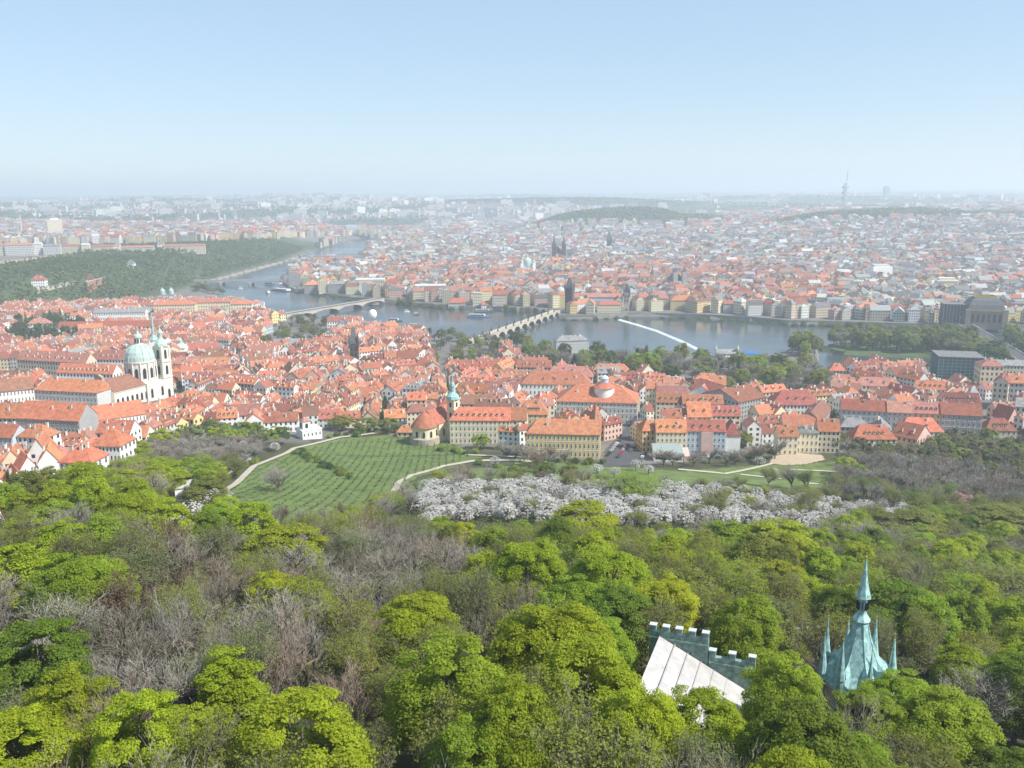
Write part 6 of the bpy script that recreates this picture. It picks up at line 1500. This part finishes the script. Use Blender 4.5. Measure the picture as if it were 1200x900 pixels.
def grounds():
    patch('vineyard_slope', [(244,606),(262,577),(300,545),(345,525),(400,513),(470,509),(530,518),(568,536),(540,546),(490,560),(470,576),(430,602),(380,618),(300,630)], M_GRASS, 'green vineyard slope inside the garden wall', step=2.2)
    patch('lawn', [(472,574),(490,563),(545,549),(618,545),(640,556),(600,568),(540,570),(490,584)], M_GRASS, 'lawn between the gravel path and the white orchard', step=2.2)
    patch('lawn', [(620,540),(700,545),(800,552),(880,545),(985,540),(1000,552),(985,578),(880,572),(760,570),(640,564)], M_GRASS, 'park lawn running along the yellow building and the playground', step=2.6)
    patch('lawn', [(605,538),(705,544),(700,549),(600,545)], M_GRASS, 'strip of grass in front of the long yellow building', step=1.5, z=.3)
    patch('playground', [(900,543),(905,535),(930,531),(965,534),(968,540),(945,545),(915,546)], M_SAND, 'sandy playground at the foot of the cream houses', step=1.2, z=.45)
    patch('car_park', [(702,548),(708,527),(733,503),(750,503),(757,530),(752,546)], M_ASPH, 'asphalt car park and street mouth between the yellow building and the ochre corner house', step=1.8, z=.3)
    ribbon('path', gpts([(248,600),(262,577),(298,547),(345,526),(398,513),(440,508),(470,506)]), 3.6, M_PATH, .5, 'gravel path curving round the top of the vineyard')
    ribbon('path', gpts([(462,577),(467,566),(482,558),(520,547),(555,541),(600,540),(640,543)]), 3.4, M_PATH, .5, 'pale gravel path sweeping between vineyard and lawn')
    ribbon('path', gpts([(545,534),(575,535),(620,537)]), 2.6, M_PATH, .55, 'short pale path below the cream dormered block')
    ribbon('path', gpts([(795,551),(850,556),(880,550),(905,544)]), 2.6, M_PATH, .5, 'thin path crossing the park lawn to the playground')
    ribbon('path', gpts([(925,551),(970,553),(1000,555)]), 2.4, M_PATH, .5, 'pale path along the lawn below the playground')
    ribbon('path', gpts([(945,567),(980,570),(1010,572)]), 2.2, M_PATH, .5, 'lowest pale path between lawn and copse')
    ribbon('path', gpts([(868,557),(915,562)]), 2., M_PATH, .5, 'faint path over the middle of the lawn')
    patch('drive', [(1144,854),(1150,840),(1170,826),(1215,808),(1240,800),(1240,826),(1205,834),(1178,846),(1165,858)], M_PATH, 'gravel drive bending away under the trees beside the spired pavilion', step=.7, z=.12)
    ribbon('street', gpts([(720,530),(738,505),(756,478),(766,460),(772,445)]), 9, M_ASPH, .35, 'narrow shaded street running from the car park into the town')
    # garden wall along the vineyard's edge
    P = gpts([(203,612),(214,598),(228,588),(250,566),(296,538)]); e = empty('garden_wall', *P[0], H(*P[0]), 0, 'weathered garden wall stepping down the slope beside the flat-roofed hut', 'wall'); b = MB(); c = MB()
    for i in range(len(P)-1):
        k = 5
        for j in range(k):
            q = [(P[i][0]+(P[i+1][0]-P[i][0])*t/k, P[i][1]+(P[i+1][1]-P[i][1])*t/k) for t in (j,j+1)]; zt = max(H(*q[0]),H(*q[1]))-H(*P[0])+2.2
            d = hypot(q[1][0]-q[0][0],q[1][1]-q[0][1]); nx, ny = -(q[1][1]-q[0][1])/d*.3, (q[1][0]-q[0][0])/d*.3; L = [(q[0][0]-P[0][0],q[0][1]-P[0][1]),(q[1][0]-P[0][0],q[1][1]-P[0][1])]
            Z = [H(*p)-H(*P[0])+1.9 for p in q]
            for bb, e0, z0, z1 in ((b, 0, -6, 0), (c, .3, .004, .2)):
                A = [(L[0][0]-nx*e0,L[0][1]-ny*e0,Z[0]),(L[1][0]-nx*e0,L[1][1]-ny*e0,Z[1]),(L[1][0]+nx*(1+e0),L[1][1]+ny*(1+e0),Z[1]),(L[0][0]+nx*(1+e0),L[0][1]+ny*(1+e0),Z[0])]
                bb.mesh([(u,v,w+z0) for u,v,w in A]+[(u,v,w+z1) for u,v,w in A],[(0,1,5,4),(2,3,7,6),(4,5,6,7)])
    b.build('masonry', M_STONE_PALE, e); c.build('coping', M_PALECAP, e)
    # rows of fruit bushes
    rng = np.random.default_rng(12); VP = gpts([(262,590),(300,552),(345,531),(400,518),(470,513),(530,522),(556,536),(490,556),(464,572),(420,598),(340,612)]); xs = [p[0] for p in VP]; ys = [p[1] for p in VP]; C = []
    th = radians(6); x = min(xs)-60
    while x < max(xs)+60:
        for t in np.arange(min(ys)-20, max(ys)+20, 2.3):
            px, py = x+sin(th)*(t-min(ys))*-.6, t
            if inpoly(px, py, VP) and rng.random() < .68:
                for q in range(2): C.append((px+rng.normal()*.35, py+rng.normal()*.4, H(px,py)+.7+rng.uniform(0,.6)))
        x += 4.3
    V = leaves_np(rng, np.array(C), rng.uniform(.35,.75,len(C)), 14, .36, up=.5, cen=(0,0,-400)); o = bpy.data.objects.new('vineyard_rows', quads_mesh('vineyard_rows', V, mat('vine leaves', (.082,.128,.034), .8, transl=.25))); COL.objects.link(o); tag(o, 'long rows of small green bushes planted across the vineyard slope', None, None, 'stuff')
    # shrubs on the diagonal bank and along walls
    rnd = random.Random(33)
    for (a, b_, n, lab) in (((345,530),(410,560),22,'shrub on the bank dividing the vineyard'),((250,575),(300,540),10,'shrub along the vineyard path'),((620,537),(705,545),14,'shrub before the long yellow building'),((480,520),(560,534),14,'shrub under the round-ended church'),((370,515),(470,505),14,'shrub on the top edge of the vineyard'),((860,540),(900,528),6,'shrub beside the playground'),((560,545),(640,560),8,'shrub on the lawn')):
        for i in range(n):
            t = (i+rnd.random())/n; x, y = ground(a[0]+(b_[0]-a[0])*t+rnd.uniform(-4,4), a[1]+(b_[1]-a[1])*t+rnd.uniform(-2.5,2.5))
            if taken(x, y, 1): continue
            h = rnd.uniform(2,4.2); qc = rnd.choice(['olive','mid-green','fresh green','dark green']); tree('bush', x, y, h, rnd.uniform(3.5,6.5), qc, qc+' shrub', 'shrubs at the foot of the hill', area=lab[6:])
def cars():
    cols = {'white': (.75,.75,.74), 'silver': (.45,.46,.47), 'black': (.02,.02,.022), 'dark blue': (.03,.05,.12), 'red': (.38,.03,.025), 'grey': (.18,.18,.19)}
    MC = {k: mat('car paint '+k, c, .25, spec=.6) for k, c in cols.items()}; tyre = mat('tyre rubber', (.02,.02,.02), .9)
    b = MB(); pr = [(-2.1,.35),(2.1,.35),(2.12,.75),(1.9,.92),(1.05,1.0),(.45,1.42),(-1.1,1.45),(-1.75,1.02),(-2.1,.95)]
    n = len(pr); b.mesh([(x,-.85,z) for x, z in pr]+[(x,.85,z) for x, z in pr],[tuple(range(n)),tuple(range(2*n-1,n-1,-1))]+[(i,n+i,n+(i+1)%n,(i+1)%n) for i in range(n)]); body = b.data('body', [MC['white']])
    b = MB(); b.mesh([(1.0,-.74,1.02),(.46,-.66,1.4),(.46,.66,1.4),(1.0,.74,1.02)],[(0,1,2,3)]); b.mesh([(-1.12,-.66,1.43),(-1.7,-.72,1.06),(-1.7,.72,1.06),(-1.12,.66,1.43)],[(0,1,2,3)])
    for s in (-1,1): b.mesh([(.85,s*.865,1.0),(.4,s*.865,1.36),(-1.05,s*.865,1.38),(-1.6,s*.865,1.02)],[(0,1,2,3)])
    for i in range(len(b.v)-16, len(b.v)-8): b.v[i] = (b.v[i][0]+(.03 if b.v[i][0] > 0 else -.03), b.v[i][1], b.v[i][2]+.02)
    glass = b.data('glass', [M_GLASS]); b = MB(); b.lathe([(.32,-.1),(.34,-.08),(.34,.08),(.32,.1)],12)
    for i, v in enumerate(b.v): b.v[i] = (v[0], v[2], v[1])
    wh = b.data('wheel', [tyre])
    rnd = random.Random(77); spots = [(712+2.2*i, 535-2.8*i, 62) for i in range(7)]+[(724+2.2*i, 537-2.9*i, 62) for i in range(6)]+[(740,529,20),(744,525,20),(747,521,20),(753,537,70),(757,533,70),(812,528,-4),(822,529,-4),(834,530,-4),(827,537,-6),(842,538,-6),(760,470,62),(757,476,62),(762,466,62)]
    done = []
    for px, py, a in spots:
        x, y = ground(px, py)
        if taken(x, y, -2) or any(hypot(x-u,y-v) < 3.4 for u, v in done): continue
        done.append((x,y)); k = rnd.choice(list(cols)); e = empty('parked_car', x, y, H(x,y)+.42, radians(a))
        o = put(body, 'body', e); o.material_slots[0].link = 'OBJECT'; o.material_slots[0].material = MC[k]; put(glass, 'windows', e)
        for wx in (-1.3,1.3):
            for wy in (-.78,.78): put(wh, 'wheel', e, (wx,wy,.34))
        auto(e, f'{k} parked car', 'car', 'cars parked by the car park', 1, 'in the car park' if px < 762 and py > 515 else 'in the narrow street' if px < 770 else 'below the pale blue block')
# ------------------------------------------------------------------ put it all together
placed_houses(); landmarks(); grounds(); near_town(); far_city(); woods(); wood_fill(); park_trees(); forest(); cars()
# finish the labels: each says what it stands beside
ANCH = [('the domed church',168,430),('the bell tower',200,430),('the grey-walled palace',76,458),('the domed-chimney palace',88,540),('the very long orange roof',55,490),
        ('the slanting palace wing',140,482),('the arcaded garden palace',130,383),('the riverside blocks',238,362),('the walled garden',350,395),('the slate bridge tower',416,405),
        ('the white balloon',437,372),('the round-ended church',505,480),('the white garden villa',361,500),('the drum palace',700,460),('the long yellow building',660,520),('the white palace',650,450),
        ('the old bridge ramp',545,410),('the river palace',672,402),('the mill house',853,410),('the cream dormered block',562,505),('the pale blue block',828,515),('the flat pavilion',785,535),('the skylit hall',822,450),
        ('the glazed-ridge block',882,460),('the rusty red roof',935,468),('the long terrace',1070,480),('the teal netted block',1130,440),('the white chimneyed house',1080,508),('the low five-dormer house',1025,515),
        ('the sandy playground',935,540),('the lone pyramid-roofed house',982,432),('the iron bridge',278,330),('the white road bridge',390,360),('the theatre',1163,360),('the wooded island tip',960,410),('the island bridge',1160,400),
        ('the vineyard',420,550),('the lone vineyard tree',325,580),('the white orchard',600,580),('the end of the white orchard',980,595),('the flat-roofed hut',216,585),('the round yellow-green tree',332,635),('the yellow-topped tree',487,720),
        ('the biggest lime crown',700,790),('the dense lime tree',712,680),('the solitary lime tree',267,800),('the ragged lime tree',80,810),('the ivy-clad tree',345,830),('the copper spire',1005,700),('the white metal roof',815,775),
        ('the gravel drive',1165,830),('the slim lime tree',215,850),('the upper budding slope',130,690),('the russet tree',420,790),('the broad grey tree',415,680),('the brownish tree',600,720),('the olive drooping tree',795,700),('the pale green tree',905,715),('the mid-green pair',1080,710),('the dusky olive tree',1185,690),('the thin yellow-green tree',320,695),('the crenellated wall',940,748),('the pink blossom',1132,592),('the grey orchard-side tree',545,650),('the dark-limbed lime tree',905,640),('the middle of the dark copse',1060,550),('the copse corner by the lawn',965,560),('the copse below the dark red roof',1165,545),('the copse above the pink blossom',1120,572),('the wide bare tree',985,630),('the silvery bare tree',200,760),('the hut-side lime tree',160,540),('the upper lime thicket',60,620),('the russet bush',395,870)]
ORD = ['','second ','third ','fourth ','fifth ','sixth ','seventh ','eighth ','ninth ','tenth ','eleventh ','twelfth ']+[f'{n}th ' for n in range(13,60)]
bins = {}
AREA = {}
for o, desc, px, py, area in AUTO:
    if area: AREA.setdefault((desc, area), []).append((px, o)); continue
    k = min(range(len(ANCH)), key=lambda i: (ANCH[i][1]-px)**2+((ANCH[i][2]-py)*1.6)**2); dx, dy = px-ANCH[k][1], (py-ANCH[k][2])*1.6
    rel = ('right of' if dx > 0 else 'left of') if abs(dx) > abs(dy) else ('below' if dy > 0 else 'beyond')
    bins.setdefault((desc, rel, k), []).append((hypot(dx,dy), o))
for (desc, rel, k), L in bins.items():
    L.sort(key=lambda t: t[0])
    for i, (d, o) in enumerate(L):
        o['label'] = f'{desc} {rel} {ANCH[k][0]}' if len(L) == 1 else f'{desc}, {ORD[min(i,len(ORD)-1)]}nearest {rel} {ANCH[k][0]}'

for (desc, area), L in AREA.items():
    L.sort(key=lambda t: t[0])
    for i, (d, o) in enumerate(L): o['label'] = f'{desc} {area}' if len(L) == 1 else f'{desc} {area}, {ORD[min(i,len(ORD)-1)] or "first "}from the left'
print('max area', max(len(L) for L in AREA.values())); print('max rank', sorted((len(L) for L in bins.values()), reverse=True)[:12], 'max words', max(len(o['label'].replace('-',' ').split()) for o,*_ in AUTO))

for o, *_ in AUTO:
    if len(o['label'].replace('-',' ').split()) > 15: print('LONG', o['label'])
# ------------------------------------------------------------------ the haze of a warm spring noon
def haze():
    b = MB(); b.box(-16000, 20000, -300, 27500, -8, 330)
    m = bpy.data.materials.new('haze'); m.use_nodes = True; nt = m.node_tree; nt.nodes.clear()
    o = nt.nodes.new('ShaderNodeOutputMaterial'); v = nt.nodes.new('ShaderNodeVolumePrincipled')
    v.inputs['Color'].default_value = (.81,.905,1,1); v.inputs['Density'].default_value = HAZE_DENSITY; v.inputs['Anisotropy'].default_value = .2
    nt.links.new(v.outputs[0], o.inputs['Volume'])
    tag(b.build('haze', m), 'pale blue haze lying over the whole city', None, None, 'stuff')
haze()
